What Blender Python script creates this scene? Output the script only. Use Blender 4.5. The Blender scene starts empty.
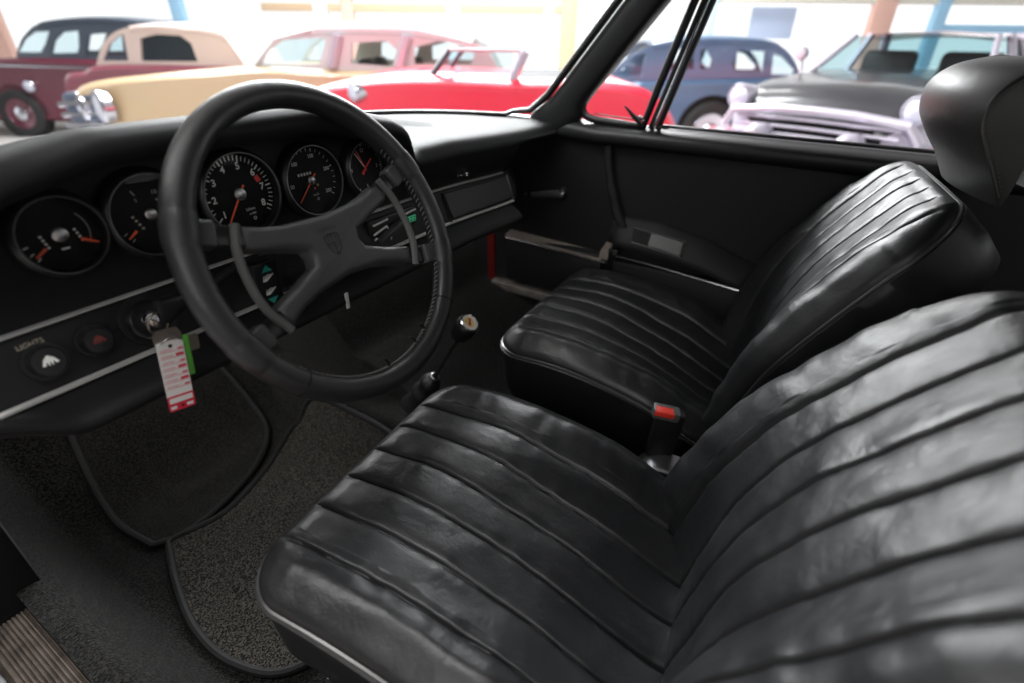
import bpy, bmesh, math, random
import numpy as np
from mathutils import Matrix, Vector, noise

S = bpy.context.scene
COL = S.collection

# ---------------------------------------------------------------- camera
CAM_POS = (-.791, -.572, 1.034)
PSI, PITCH, ROLL = math.radians(58.981), math.radians(30.707), math.radians(.576)
_sp, _cp = math.sin(PITCH), math.cos(PITCH)
_h = Vector((math.sin(PSI), math.cos(PSI), 0))
_f = Vector((_cp * _h.x, _cp * _h.y, -_sp))
_r0 = Vector((math.cos(PSI), -math.sin(PSI), 0))
_u0 = Vector((_sp * _h.x, _sp * _h.y, _cp))
_r = _r0 * math.cos(ROLL) + _u0 * math.sin(ROLL)
_u = _u0 * math.cos(ROLL) - _r0 * math.sin(ROLL)
cam_data = bpy.data.cameras.new('camera')
cam = bpy.data.objects.new('camera', cam_data)
COL.objects.link(cam)
m4 = Matrix(((_r.x, _u.x, -_f.x, CAM_POS[0]), (_r.y, _u.y, -_f.y, CAM_POS[1]),
             (_r.z, _u.z, -_f.z, CAM_POS[2]), (0, 0, 0, 1)))
cam.matrix_world = m4
cam_data.sensor_fit = 'HORIZONTAL'
cam_data.sensor_width = 36
cam_data.lens = 18.0
cam_data.clip_start = .02
cam_data.clip_end = 200
cam_data.dof.use_dof = True
cam_data.dof.focus_distance = .85
cam_data.dof.aperture_fstop = 2.0
S.camera = cam

# ---------------------------------------------------------------- light and exposure
S.view_settings.view_transform = 'Standard'
S.view_settings.look = 'None'
S.view_settings.exposure = 0.0
S.view_settings.gamma = 1.0
S.view_settings.use_curve_mapping = False
S.cycles.use_denoising = True
S.cycles.max_bounces = 8
S.cycles.transparent_max_bounces = 16

world = bpy.data.worlds.new('world')
S.world = world
world.use_nodes = True
wn = world.node_tree.nodes
wn['Background'].inputs['Color'].default_value = (.97, .985, 1, 1)
wn['Background'].inputs['Strength'].default_value = 1.3


def area_light(name, loc, target, sx, sy, power, color=(1, 1, 1)):
    d = bpy.data.lights.new(name, 'AREA')
    d.shape = 'RECTANGLE'
    d.size, d.size_y, d.energy, d.color = sx, sy, power, color
    o = bpy.data.objects.new(name, d)
    COL.objects.link(o)
    o.location = loc
    o.rotation_euler = (Vector(target) - Vector(loc)).to_track_quat('-Z', 'Y').to_euler()
    return o


# skylight placed by the seat highlights; the other three lights are added fill
area_light('hall_skylight', (3.6, 3.2, 4.3), (.2, .1, .5), 4.0, 3.0, 1000, (.94, .975, 1))
area_light('cars_top_fill', (5.6, 5.0, 4.35), (4.6, 4.0, 0), 9.0, 4.0, 1700, (1, .99, .99))  # added light to brighten the parked cars from above
area_light('cars_side_fill', (-1.6, .4, 4.3), (3.6, 3.4, .4), 9.0, 1.6, 520, (1, .99, .98))  # added light for the near sides of the cars, no lamps modelled
area_light('driver_side_fill', (-4.0, -1.6, 2.7), (-.2, -.2, .4), 2.6, 1.8, 50, (1, .985, .97))  # added fill from the driver's side; no gate stands there

# ---------------------------------------------------------------- materials
MATS = {}


def mat(name, color, rough=.5, metal=0., spec=.5, bump=None, coat=0., var=None, emit=None, rvar=None, sheen=0.):
    """bump = list of (kind, scale, strength, distance); var = (scale, amount) colour variation"""
    if name in MATS:
        return MATS[name]
    m = bpy.data.materials.new(name)
    m.use_nodes = True
    nt = m.node_tree
    b = nt.nodes['Principled BSDF']
    b.inputs['Base Color'].default_value = (*color, 1)
    b.inputs['Roughness'].default_value = rough
    b.inputs['Metallic'].default_value = metal
    b.inputs['Specular IOR Level'].default_value = spec
    b.inputs['Coat Weight'].default_value = coat
    b.inputs['Coat Roughness'].default_value = .08
    if sheen:
        b.inputs['Sheen Weight'].default_value = sheen
    tc = nt.nodes.new('ShaderNodeTexCoord')
    if var:
        n = nt.nodes.new('ShaderNodeTexNoise')
        n.inputs['Scale'].default_value = var[0]
        n.inputs['Detail'].default_value = 5
        nt.links.new(tc.outputs['Object'], n.inputs['Vector'])
        r = nt.nodes.new('ShaderNodeValToRGB')
        r.color_ramp.elements[0].position = .3 if var[1] < .9 else .43
        r.color_ramp.elements[1].position = .72 if var[1] < .9 else .60
        a = var[1]
        r.color_ramp.elements[0].color = tuple(c * (1 - a) for c in color) + (1,)
        r.color_ramp.elements[1].color = tuple(min(1, c * (1 + a)) for c in color) + (1,)
        nt.links.new(n.outputs['Fac'], r.inputs['Fac'])
        nt.links.new(r.outputs['Color'], b.inputs['Base Color'])
    if rvar:
        n = nt.nodes.new('ShaderNodeTexNoise')
        n.inputs['Scale'].default_value = rvar[0]
        n.inputs['Detail'].default_value = 6
        nt.links.new(tc.outputs['Object'], n.inputs['Vector'])
        mr = nt.nodes.new('ShaderNodeMapRange')
        mr.inputs['From Min'].default_value = .3
        mr.inputs['From Max'].default_value = .7
        mr.inputs['To Min'].default_value = rough - rvar[1]
        mr.inputs['To Max'].default_value = rough + rvar[1]
        nt.links.new(n.outputs['Fac'], mr.inputs['Value'])
        nt.links.new(mr.outputs['Result'], b.inputs['Roughness'])
    last = None
    for kind, scale, strength, dist in (bump or []):
        if kind == 'noise':
            n = nt.nodes.new('ShaderNodeTexNoise')
            n.inputs['Scale'].default_value = scale
            n.inputs['Detail'].default_value = 4
            src = n.outputs['Fac']
        elif kind == 'wrinkle':
            n = nt.nodes.new('ShaderNodeTexNoise')
            n.inputs['Scale'].default_value = scale
            n.inputs['Detail'].default_value = 7
            n.inputs['Roughness'].default_value = .62
            n.inputs['Distortion'].default_value = 1.6
            src = n.outputs['Fac']
        elif kind == 'crease':
            w = nt.nodes.new('ShaderNodeTexNoise')
            w.inputs['Scale'].default_value = scale * .6
            w.inputs['Detail'].default_value = 3
            nt.links.new(tc.outputs['Object'], w.inputs['Vector'])
            mx = nt.nodes.new('ShaderNodeMixRGB')
            mx.inputs['Fac'].default_value = .12
            nt.links.new(tc.outputs['Object'], mx.inputs['Color1'])
            nt.links.new(w.outputs['Color'], mx.inputs['Color2'])
            n = nt.nodes.new('ShaderNodeTexVoronoi')
            n.feature = 'DISTANCE_TO_EDGE'
            n.inputs['Scale'].default_value = scale
            nt.links.new(mx.outputs['Color'], n.inputs['Vector'])
            cr = nt.nodes.new('ShaderNodeMapRange')
            cr.inputs['From Max'].default_value = .09
            nt.links.new(n.outputs['Distance'], cr.inputs['Value'])
            src = cr.outputs['Result']
        else:
            n = nt.nodes.new('ShaderNodeTexVoronoi')
            n.inputs['Scale'].default_value = scale
            src = n.outputs['Distance']
        if kind != 'crease':
            nt.links.new(tc.outputs['Object'], n.inputs['Vector'])
        bp = nt.nodes.new('ShaderNodeBump')
        bp.inputs['Strength'].default_value = strength
        bp.inputs['Distance'].default_value = dist
        nt.links.new(src, bp.inputs['Height'])
        if last:
            nt.links.new(last.outputs['Normal'], bp.inputs['Normal'])
        last = bp
    if last:
        nt.links.new(last.outputs['Normal'], b.inputs['Normal'])
    if emit:
        b.inputs['Emission Color'].default_value = (*emit[0], 1)
        b.inputs['Emission Strength'].default_value = emit[1]
    MATS[name] = m
    return m


def glass_mat(name, tint, refl=.03, rough=.0):
    if name in MATS:
        return MATS[name]
    m = bpy.data.materials.new(name)
    m.use_nodes = True
    nt = m.node_tree
    nt.nodes.clear()
    o = nt.nodes.new('ShaderNodeOutputMaterial')
    t = nt.nodes.new('ShaderNodeBsdfTransparent')
    t.inputs['Color'].default_value = (*tint, 1)
    g = nt.nodes.new('ShaderNodeBsdfGlossy')
    g.inputs['Roughness'].default_value = rough
    lw = nt.nodes.new('ShaderNodeLayerWeight')      # facing falloff, same from both sides
    lw.inputs['Blend'].default_value = .25
    pw = nt.nodes.new('ShaderNodeMath')
    pw.operation = 'POWER'
    pw.inputs[1].default_value = 3.5
    mu = nt.nodes.new('ShaderNodeMath')
    mu.operation = 'MULTIPLY_ADD'
    mu.inputs[1].default_value = .35
    mu.inputs[2].default_value = refl
    nt.links.new(lw.outputs['Facing'], pw.inputs[0])
    nt.links.new(pw.outputs[0], mu.inputs[0])
    mx = nt.nodes.new('ShaderNodeMixShader')
    nt.links.new(mu.outputs[0], mx.inputs['Fac'])
    nt.links.new(t.outputs[0], mx.inputs[1])
    nt.links.new(g.outputs[0], mx.inputs[2])
    nt.links.new(mx.outputs[0], o.inputs['Surface'])
    MATS[name] = m
    return m


LEATHER = mat('black_leather', (.009, .0095, .0107), .41, spec=.58, rvar=(14, .07),
              bump=[('wrinkle', 24, .15, .0035), ('wrinkle', 62, .12, .002), ('noise', 120, .30, .0016), ('voronoi', 700, .16, .0007)])
LEATHER_S = mat('black_leather_smooth', (.009, .0093, .010), .47, spec=.62, rvar=(20, .07),
                bump=[('noise', 70, .15, .003), ('voronoi', 900, .12, .0006)])
WELT = mat('black_piping', (.035, .035, .036), .28, spec=.8)  # paler than the leather, standing for light caught along the piping
RAILV = mat('rail_vinyl', (.015, .0155, .0165), .42, spec=.45, bump=[('voronoi', 1000, .14, .0005)])
THREAD = mat('grey_thread', (.12, .12, .115), .7)
WHEEL_L = mat('wheel_leather', (.017, .017, .018), .40, spec=.5, rvar=(30, .08),
              bump=[('noise', 90, .25, .002), ('voronoi', 1100, .15, .0005)])
PAD = mat('pad_rubber', (.042, .042, .043), .5, spec=.45, bump=[('voronoi', 1400, .12, .0004)])
RIB = mat('ribbed_grey_rubber', (.075, .075, .074), .55, bump=[('voronoi', 700, .5, .001)])
VINYL = mat('black_vinyl', (.012, .0123, .013), .56, spec=.19, bump=[('voronoi', 1000, .14, .0005)])
VINYL_D = mat('black_door_vinyl', (.0065, .0065, .007), .5, spec=.4, bump=[('voronoi', 800, .15, .0005)])
PANELB = mat('black_gauge_panel', (.0065, .0065, .007), .55, spec=.4, bump=[('voronoi', 900, .2, .0005)])
PLASTIC = mat('black_plastic', (.009, .009, .0095), .35)
MATTE = mat('matte_black', (.006, .006, .006), .75, spec=.25)
RUBBER = mat('black_rubber', (.010, .010, .011), .4, spec=.5)
CHROME = mat('chrome', (.75, .75, .76), .18, metal=1)
ALU = mat('brushed_aluminium', (.62, .61, .6), .38, metal=1)
STEEL = mat('dull_steel', (.33, .33, .33), .42, metal=1)
SILL = mat('worn_sill_aluminium', (.075, .060, .050), .55, metal=.7, var=(40, .45))
POCKET = mat('worn_brown_trim', (.17, .145, .125), .6, var=(60, .25))
DIAL = mat('dial_black', (.0065, .0065, .007), .6, spec=.2)
WHITE = mat('dial_white', (.90, .90, .86), .6)
ORANGE = mat('needle_orange', (.95, .14, .05), .5)
REDM = mat('dial_red', (.90, .07, .05), .5)
YEL = mat('dial_yellow', (.45, .33, .08), .5)
TEAL = mat('icon_teal', (.02, .30, .25), .5)
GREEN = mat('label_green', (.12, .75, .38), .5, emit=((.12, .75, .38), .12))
CARPET = mat('black_carpet', (.0072, .0068, .0062), .95, spec=.08, var=(240, 1.0), sheen=.05,
             bump=[('noise', 380, 1.0, .004)])
MATD = mat('dark_mat', (.0078, .0073, .0066), .95, spec=.08, var=(300, 1.0), sheen=.05,
           bump=[('noise', 420, 1.0, .004)])
MATC = mat('charcoal_mat', (.027, .024, .020), .95, spec=.08, var=(300, 1.0), sheen=.06,
           bump=[('noise', 420, 1.0, .004)])
HEADL = mat('lightened_headrest_leather', (.042, .042, .041), .46, spec=.7, bump=[('noise', 70, .12, .003), ('voronoi', 900, .12, .0006)])  # seat leather lightened to stand for light falling on the headrest
BRIGHT = mat('bright_trim', (.78, .77, .75), .34, metal=.5)  # pale colour stands in for reflections along the chrome strips
CARRED = mat('car_red_paint', (.10, .008, .007), .3, coat=.5)
BUTTON = mat('red_button', (.62, .035, .02), .35)
CARDW = mat('card_white', (.72, .70, .68), .6)
CARDR = mat('card_red', (.62, .02, .05), .5)
KEYGREEN = mat('green_plastic', (.10, .36, .05), .4)
KEYSILVER = mat('key_nickel', (.45, .38, .32), .35, metal=1)
GLASS = glass_mat('clear_glass', (.97, .985, .98))
GAUGEGLASS = glass_mat('gauge_glass', (.97, .97, .97), .012)

# ---------------------------------------------------------------- mesh helpers
ORG = {}


def empty(name, loc, label, cat, group=None):
    o = bpy.data.objects.new(name, None)
    o.empty_display_size = .05
    COL.objects.link(o)
    o.location = loc
    ORG[o.name] = Vector(loc)
    o['label'] = label
    o['category'] = cat
    if group:
        o['group'] = group
    return o


class MB:
    def __init__(self):
        self.v, self.f, self.m = [], [], []
        self.mi = 0

    def add(self, verts, faces):
        k = len(self.v)
        self.v += [tuple(p) for p in verts]
        self.f += [tuple(k + i for i in f) for f in faces]
        self.m += [self.mi] * len(faces)
        return self

    def grid(self, P, closeu=False, closev=False, flip=False):
        """P: array nu x nv x 3"""
        P = np.asarray(P, float)
        nu, nv = P.shape[:2]
        fs = []
        for i in range(nu if closeu else nu - 1):
            a = i * nv
            b = ((i + 1) % nu) * nv
            for j in range(nv if closev else nv - 1):
                j2 = (j + 1) % nv
                q = (a + j, b + j, b + j2, a + j2)
                fs.append(q[::-1] if flip else q)
        return self.add(P.reshape(-1, 3), fs)

    def tube(self, pts, r, n=10, closed=False, sx=1., sy=1., cap=True, up=None):
        pts = [Vector(p) for p in pts]
        N = len(pts)
        rs = r if hasattr(r, '__len__') else [r] * N
        rings = []
        prev = None
        for i, p in enumerate(pts):
            if closed:
                t = pts[(i + 1) % N] - pts[i - 1]
            else:
                t = pts[min(i + 1, N - 1)] - pts[max(i - 1, 0)]
            t.normalize()
            if prev is None:
                a = Vector(up) if up else (Vector((0, 0, 1)) if abs(t.z) < .9 else Vector((1, 0, 0)))
            else:
                a = prev
            a = a - t * a.dot(t)
            a.normalize()
            prev = a
            b = t.cross(a)
            rings.append([p + (a * math.cos(2 * math.pi * k / n) * sx + b * math.sin(2 * math.pi * k / n) * sy) * rs[i]
                          for k in range(n)])
        k0 = len(self.v)
        self.grid(np.array([[tuple(q) for q in ring] for ring in rings]), closeu=closed, closev=True, flip=True)
        if cap and not closed:
            self.f.append(tuple(k0 + i for i in range(n)))
            self.f.append(tuple(k0 + (N - 1) * n + i for i in range(n))[::-1])
            self.m += [self.mi] * 2
        return self

    def box(self, c, size, bev=.0, M=None, seg=2):
        bm = bmesh.new()
        bmesh.ops.create_cube(bm, size=1)
        for v in bm.verts:
            v.co = Vector((v.co.x * size[0], v.co.y * size[1], v.co.z * size[2]))
        if bev:
            bmesh.ops.bevel(bm, geom=bm.edges[:], offset=bev, segments=seg, affect='EDGES', profile=.5)
        if M is not None:
            bm.transform(M)
        bm.transform(Matrix.Translation(c))
        bm.verts.index_update()
        self.add([v.co[:] for v in bm.verts], [[v.index for v in f.verts] for f in bm.faces])
        bm.free()
        return self

    def lathe(self, prof, o, ax, n=40, ref=None):
        """prof: (r, h) along axis ax from o"""
        ax = Vector(ax).normalized()
        a = Vector(ref) if ref else (Vector((0, 0, 1)) if abs(ax.z) < .9 else Vector((1, 0, 0)))
        a = (a - ax * a.dot(ax)).normalized()
        b = ax.cross(a)
        o = Vector(o)
        P = [[tuple(o + ax * h_ + (a * math.cos(2 * math.pi * k / n) + b * math.sin(2 * math.pi * k / n)) * r_)
              for k in range(n)] for r_, h_ in prof]
        return self.grid(np.array(P), closev=True)

    def prism(self, poly, o, e1, e2, n, h0, h1, bev=0.):
        """extrude 2d poly (a,b) in frame e1,e2 from n*h0 to n*h1 (bevel shrinks the h1 side)"""
        o, e1, e2, n = map(Vector, (o, e1, e2, n))
        N = len(poly)
        rings = []
        lev = [(h0, 0)] + ([(h1 - bev, 0), (h1 - bev * .3, .3 * bev), (h1, bev)] if bev else [(h1, 0)])
        A = sum(poly[i][0] * poly[(i + 1) % N][1] - poly[(i + 1) % N][0] * poly[i][1] for i in range(N))
        sg = 1 if A > 0 else -1
        for h_, ins in lev:
            ring = []
            for i in range(N):
                p0, p1, p2 = [Vector(poly[j % N]) for j in (i - 1, i, i + 1)]
                d1 = (p1 - p0).normalized()
                d2 = (p2 - p1).normalized()
                n1 = Vector((-d1.y, d1.x)) * sg
                n2 = Vector((-d2.y, d2.x)) * sg
                nn = (n1 + n2)
                if nn.length < 1e-6:
                    nn = n1
                nn.normalize()
                q = p1 + nn * ins / max(.4, nn.dot(n1))
                ring.append(tuple(o + e1 * q.x + e2 * q.y + n * h_))
            rings.append(ring)
        k0 = len(self.v)
        self.grid(np.array(rings), closev=True)
        self.f.append(tuple(k0 + i for i in range(N))[::-1])
        self.f.append(tuple(k0 + (len(lev) - 1) * N + i for i in range(N)))
        self.m += [self.mi] * 2
        return self

    def build(self, name, material, parent=None, origin=None, smooth=True, angle=40, recalc=True):
        off = ORG[parent.name] if parent is not None else Vector(origin or (0, 0, 0))
        me = bpy.data.meshes.new(name)
        me.from_pydata([(p[0] - off.x, p[1] - off.y, p[2] - off.z) for p in self.v], [], self.f)
        mats = material if isinstance(material, (list, tuple)) else [material]
        for m in mats:
            me.materials.append(m)
        if len(mats) > 1:
            me.polygons.foreach_set('material_index', self.m)
        bm = bmesh.new()
        bm.from_mesh(me)
        bmesh.ops.remove_doubles(bm, verts=bm.verts, dist=1e-6)
        if recalc:
            bmesh.ops.recalc_face_normals(bm, faces=bm.faces[:])
        bm.to_mesh(me)
        bm.free()
        if smooth:
            me.polygons.foreach_set('use_smooth', [True] * len(me.polygons))
            me.set_sharp_from_angle(angle=math.radians(angle))
        o = bpy.data.objects.new(name, me)
        COL.objects.link(o)
        ORG[o.name] = off.copy()
        if parent is not None:
            o.parent = parent
        else:
            o.location = off
        return o


def tag(o, label, cat, group=None, kind=None):
    o['label'] = label
    o['category'] = cat
    if group:
        o['group'] = group
    if kind:
        o['kind'] = kind
    return o


def structure(o):
    o['kind'] = 'structure'
    return o


def sm(x, a, b):
    t = np.clip((np.asarray(x, float) - a) / (b - a), 0, 1)
    return t * t * (3 - 2 * t)


def catmull(pts, n):
    """n samples per span through 2-d or 3-d points"""
    P = np.array(pts, float)
    P = np.vstack([2 * P[0] - P[1], P, 2 * P[-1] - P[-2]])
    out = []
    for i in range(1, len(P) - 2):
        p0, p1, p2, p3 = P[i - 1], P[i], P[i + 1], P[i + 2]
        for t in np.linspace(0, 1, n, endpoint=False):
            out.append(.5 * (2 * p1 + (p2 - p0) * t + (2 * p0 - 5 * p1 + 4 * p2 - p3) * t * t
                             + (3 * p1 - p0 - 3 * p2 + p3) * t ** 3))
    out.append(P[-2])
    return np.array(out)


def resample(pts, n):
    P = np.array(pts, float)
    d = np.r_[0, np.cumsum(np.linalg.norm(np.diff(P, axis=0), axis=1))]
    t = np.linspace(0, d[-1], n)
    return np.stack([np.interp(t, d, P[:, k]) for k in range(P.shape[1])], 1)


def text_mesh(mb, s, o, e1, e2, size, align='CENTER', bold=0.):
    """lettering laid out in the plane (o, e1, e2), appended to mb"""
    cu = bpy.data.curves.new('t', 'FONT')
    cu.body = s
    cu.size = size
    cu.offset = bold
    cu.align_x = align
    cu.align_y = 'CENTER'
    ob = bpy.data.objects.new('t', cu)
    COL.objects.link(ob)
    dg = bpy.context.evaluated_depsgraph_get()
    me = ob.evaluated_get(dg).to_mesh()
    o, e1, e2 = Vector(o), Vector(e1), Vector(e2)
    mb.add([tuple(o + e1 * v.co.x + e2 * v.co.y) for v in me.vertices], [tuple(p.vertices) for p in me.polygons])
    bpy.data.objects.remove(ob)
    bpy.data.curves.remove(cu)


def flat_disc(mb, o, e1, e2, r, n=40, r0=0.):
    o, e1, e2 = Vector(o), Vector(e1), Vector(e2)
    rr = [r0, r]
    mb.grid(np.array([[tuple(o + (e1 * math.cos(2 * math.pi * k / n) + e2 * math.sin(2 * math.pi * k / n)) * q)
                       for k in range(n)] for q in rr]), closev=True)


def flat_poly(mb, o, e1, e2, poly):
    o, e1, e2 = Vector(o), Vector(e1), Vector(e2)
    mb.add([tuple(o + e1 * a + e2 * b) for a, b in poly], [tuple(range(len(poly)))])


def line2(mb, o, e1, e2, a, b, w):
    """thin flat stroke from a to b (2-d)"""
    a, b = Vector(a), Vector(b)
    d = (b - a).normalized()
    n = Vector((-d.y, d.x)) * w / 2
    flat_poly(mb, o, e1, e2, [tuple(a - n), tuple(b - n), tuple(b + n), tuple(a + n)])

# ---------------------------------------------------------------- the two leather seats
def nz(x, y, z=0.):
    return noise.noise(Vector((x, y, z)))


SEAMS = (-.168, -.101, -.034, .034, .101, .168)


def build_seat(cx, label, tilt=0., seed=0., zoff=0., seam_shift=0., cy=0., yaw=0., hw=.278, back_yaw=0., bw=1., drop=0.):
    at_ = (cx, -.27 + cy, .14)
    root = empty('leather_seat', (cx, -.27, .14), label, 'car seat', 'front seats')
    HW, RF, RR, YF, YR = hw, .085, .03, .018, -.565
    seams = [k + seam_shift for k in SEAMS]

    def hw_c(y):
        w = HW
        if YF - y < RF:
            w -= RF - math.sqrt(max(0, RF * RF - (RF - (YF - y)) ** 2))
        if y - YR < RR:
            w -= RR - math.sqrt(max(0, RR * RR - (RR - (y - YR)) ** 2))
        return w

    def sdf(x, y):
        my, hy = (YF + YR) / 2, (YF - YR) / 2
        r = RF if y > my else RR
        qx, qy = abs(x) - HW + r, abs(y - my) - hy + r
        return -(math.hypot(max(qx, 0), max(qy, 0)) + min(max(qx, qy), 0) - r)

    def zedge(y):
        return .392 + zoff - .045 * sm(-y, .10, .52) - .04 * sm(-y, .34, .55) + .012 * math.exp(-((y + .22) / .2) ** 2)

    nu, nv = 380, 130
    vs = .5 - .5 * np.cos(np.linspace(0, math.pi, nv))
    ss = np.linspace(-1, 1, nu)
    P = np.zeros((nu, nv, 3))
    for j, v in enumerate(vs):
        y = YR + (YF - YR) * v
        w = hw_c(y)
        for i, s in enumerate(ss):
            x = s * w
            d = max(0, sdf(x, y))
            k = min(1, d / .05)
            z = zedge(y) + .034 * math.sqrt(max(0, 1 - (1 - k) ** 2))
            z += .010 * math.exp(-((abs(x) - .215) / .04) ** 2) * sm(d, .01, .05)
            z -= .034 * sm(.25 - abs(x), .02, .2) * sm(-y, .08, .42)
            z -= .012 * sm(-y, .3, .55)
            g = sm(d, .004, .035)
            for xs in seams:
                dx = x - xs + .003 * nz(y * 9 + xs * 40, seed)
                z -= .0062 * g * math.exp(-(dx / .0026) ** 2) + .0022 * g * math.exp(-(dx / .009) ** 2)
            q = (x - seams[0]) / .067
            if -1 < q < 6:
                z += .0016 * g * (abs(math.sin(math.pi * q)) ** .7 - .4)
                z += .0016 * g * nz(x * 22, y * 45, seed) * abs(math.cos(math.pi * q))
            z += .0040 * g * nz(x * 8 + seed, y * 7, seed) + .0014 * g * nz(x * 30, y * 16 + seed, 3 + seed)
            if abs(x) > .17:   # soft folds of the side bolsters
                z += .0030 * g * nz(x * 12 + y * 14, y * 30 - x * 9, 7 + seed)
            P[i, j] = (cx + x, y, z)
    mb = MB()
    mb.grid(P)
    cushion = mb.build('seat_cushion', LEATHER, root, angle=70)
    loop = [P[0, j] for j in range(nv)] + [P[i, -1] for i in range(1, nu - 1)] + [P[-1, j] for j in range(nv - 1, -1, -1)]
    back = [P[i, 0] for i in range(nu - 2, 0, -1)]
    ring = np.array(loop + back)
    c0 = ring.mean(0)
    sk = MB()
    lev = [(0, 0), (.004, .006), (.03, .0), (.10, -.006), (.16, -.03), (.235, -.05)]
    R = []
    for dz, ex in lev:
        q = ring.copy()
        d = ring[:, :2] - c0[:2]
        d /= np.linalg.norm(d, axis=1)[:, None]
        q[:, :2] += d * ex
        q[:, 2] = np.where(dz > .05, (.392 + zoff) - dz, ring[:, 2] - dz)
        R.append(q)
    sk.grid(np.array(R), closev=True)
    base = sk.build('seat_base', LEATHER_S, root)
    w = MB()
    off = np.array(loop)
    w.tube(resample(off + np.array([0, 0, .001]), 200), .0038, 8)
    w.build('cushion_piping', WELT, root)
    # slide rails on the floor
    for sx in (-.2, .2):
        r = MB()
        r.box((cx + sx, -.27, .135), (.03, .46, .035), .004)
        r.box((cx + sx, -.27, .155), (.018, .40, .02), .003)
        r.build('slide_rail', STEEL, root)

    # ---- backrest
    EP = catmull([(-.487, .30), (-.503, .40), (-.523, .48), (-.556, .56), (-.642, .705 - drop * .5), (-.698, .787 - drop), (-.738, .834 - drop)], 24)
    ct, st = math.cos(math.radians(tilt)), math.sin(math.radians(tilt))

    def rot(y, z):
        dy, dz = y + .515, z - .36
        return -.515 + dy * ct - dz * st, .36 + dz * ct + dy * st

    seg = np.r_[0, np.cumsum(np.linalg.norm(np.diff(EP, axis=0), axis=1))]
    L = seg[-1]
    nu, nv = 380, 150
    ls = L * (.5 - .5 * np.cos(np.linspace(0, math.pi, nv)))
    RT, RB = .10, .03

    def hw_b(l):
        w = np.interp(l / L, [0, .12, .45, .75, 1], [.245, .262, .272, .262, .245]) * bw
        if L - l < RT:
            w -= RT - math.sqrt(max(0, RT * RT - (RT - (L - l)) ** 2))
        if l < RB:
            w -= RB - math.sqrt(max(0, RB * RB - (RB - l) ** 2))
        return float(w)

    cb, sb = math.cos(math.radians(back_yaw)), math.sin(math.radians(back_yaw))

    def turn(A):      # the backrest stands slightly turned on its hinges
        A = np.array(A, float)
        dx, dy = A[..., 0] - cx, A[..., 1] + .58
        A[..., 0], A[..., 1] = cx + dx * cb - dy * sb, -.58 + dx * sb + dy * cb
        return A

    P = np.zeros((nu, nv, 3))
    NRM = []
    for j, l in enumerate(ls):
        y0, z0 = np.interp(l, seg, EP[:, 0]), np.interp(l, seg, EP[:, 1])
        a = max(0, l - .02)
        b = min(L, l + .02)
        ty, tz = np.interp(b, seg, EP[:, 0]) - np.interp(a, seg, EP[:, 0]), np.interp(b, seg, EP[:, 1]) - np.interp(a, seg, EP[:, 1])
        n_ = math.hypot(ty, tz)
        ny, nzv = tz / n_, -ty / n_
        NRM.append((ny, nzv))
        w = hw_b(l)
        for i, s in enumerate(np.linspace(-1, 1, nu)):
            x = s * w
            qx = w - abs(x)
            d = min(qx, L - l + .0, l + .02)
            if L - l < RT and abs(x) > w - .08:
                d = min(d, .8 * qx + .0)
            k = min(1, max(0, d) / .055)
            o = .036 * math.sqrt(max(0, 1 - (1 - k) ** 2))
            g = sm(d, .004, .03)
            o += .008 * math.exp(-((abs(x) - .205) / .045) ** 2) * g * (1 - sm(l / L, .7, 1))
            o -= (.058 * (1 - sm(l / L, .0, .7)) + .008) * sm(.25 - abs(x), .02, .17) * g
            for xs in seams:
                dx = x - xs + .003 * nz(l * 9 + xs * 40, seed + 5)
                o -= .0058 * g * math.exp(-(dx / .0026) ** 2) + .0016 * g * math.exp(-(dx / .008) ** 2)
            q = (x - seams[0]) / .067
            if -1 < q < 6:
                o += .0014 * g * (abs(math.sin(math.pi * q)) ** .7 - .4)
                o += .0014 * g * nz(x * 22, l * 45, seed + 9) * abs(math.cos(math.pi * q))
            o += .0035 * g * nz(x * 8 + seed, l * 7, seed + 11) + .0014 * g * nz(x * 28, l * 18, 13 + seed)
            if abs(x) > .165:
                o += .0034 * g * nz(x * 12 - l * 14, l * 26 + x * 10, 17 + seed)
            y, z = rot(y0 + ny * o, z0 + nzv * o)
            P[i, j] = (cx + x, y, z)
    mb = MB()
    mb.grid(turn(P))
    mb.build('backrest', LEATHER, root, angle=70)
    loop = [(P[0, j], j) for j in range(nv)] + [(P[i, -1], nv - 1) for i in range(1, nu - 1)] + \
           [(P[-1, j], j) for j in range(nv - 1, -1, -1)] + [(P[i, 0], 0) for i in range(nu - 2, 0, -1)]
    ring = np.array([p for p, _ in loop])
    nr = np.array([NRM[j] for _, j in loop])
    nrr = np.stack([nr[:, 0] * ct - nr[:, 1] * st, nr[:, 1] * ct + nr[:, 0] * st], 1)
    R = []
    for dep, ex in [(0, 0), (.004, .005), (.02, .006), (.06, .006), (.10, -.004), (.125, -.03), (.135, -.10)]:
        q = ring.copy()
        q[:, 1:] -= nrr * dep
        d = ring - ring.mean(0)
        d[:, 1:] -= nrr * (d[:, 1:] * nrr).sum(1)[:, None]
        d /= np.maximum(np.linalg.norm(d, axis=1), .05)[:, None]
        q += d * ex
        # leather side walls are a little slack
        if .01 < dep < .12:
            for i_ in range(len(q)):
                q[i_] += d[i_] * .006 * nz(q[i_][1] * 20, q[i_][2] * 22, dep * 30 + seed)
        R.append(turn(q))
    sk = MB()
    sk.grid(np.array(R), closev=True)
    k = len(sk.v)
    c = R[-1].mean(0)
    sk.v.append(tuple(c))
    n_ = len(ring)
    for i in range(n_):
        sk.f.append((k - n_ + i, k - n_ + (i + 1) % n_, k))
        sk.m.append(0)
    sk.build('backrest_shell', LEATHER_S, root)
    w = MB()
    wl = turn([p for p, j in loop][:2 * nv + nu - 4])
    w.tube(resample(wl, 220), .0038, 8)
    w.build('backrest_piping', WELT, root)

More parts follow.
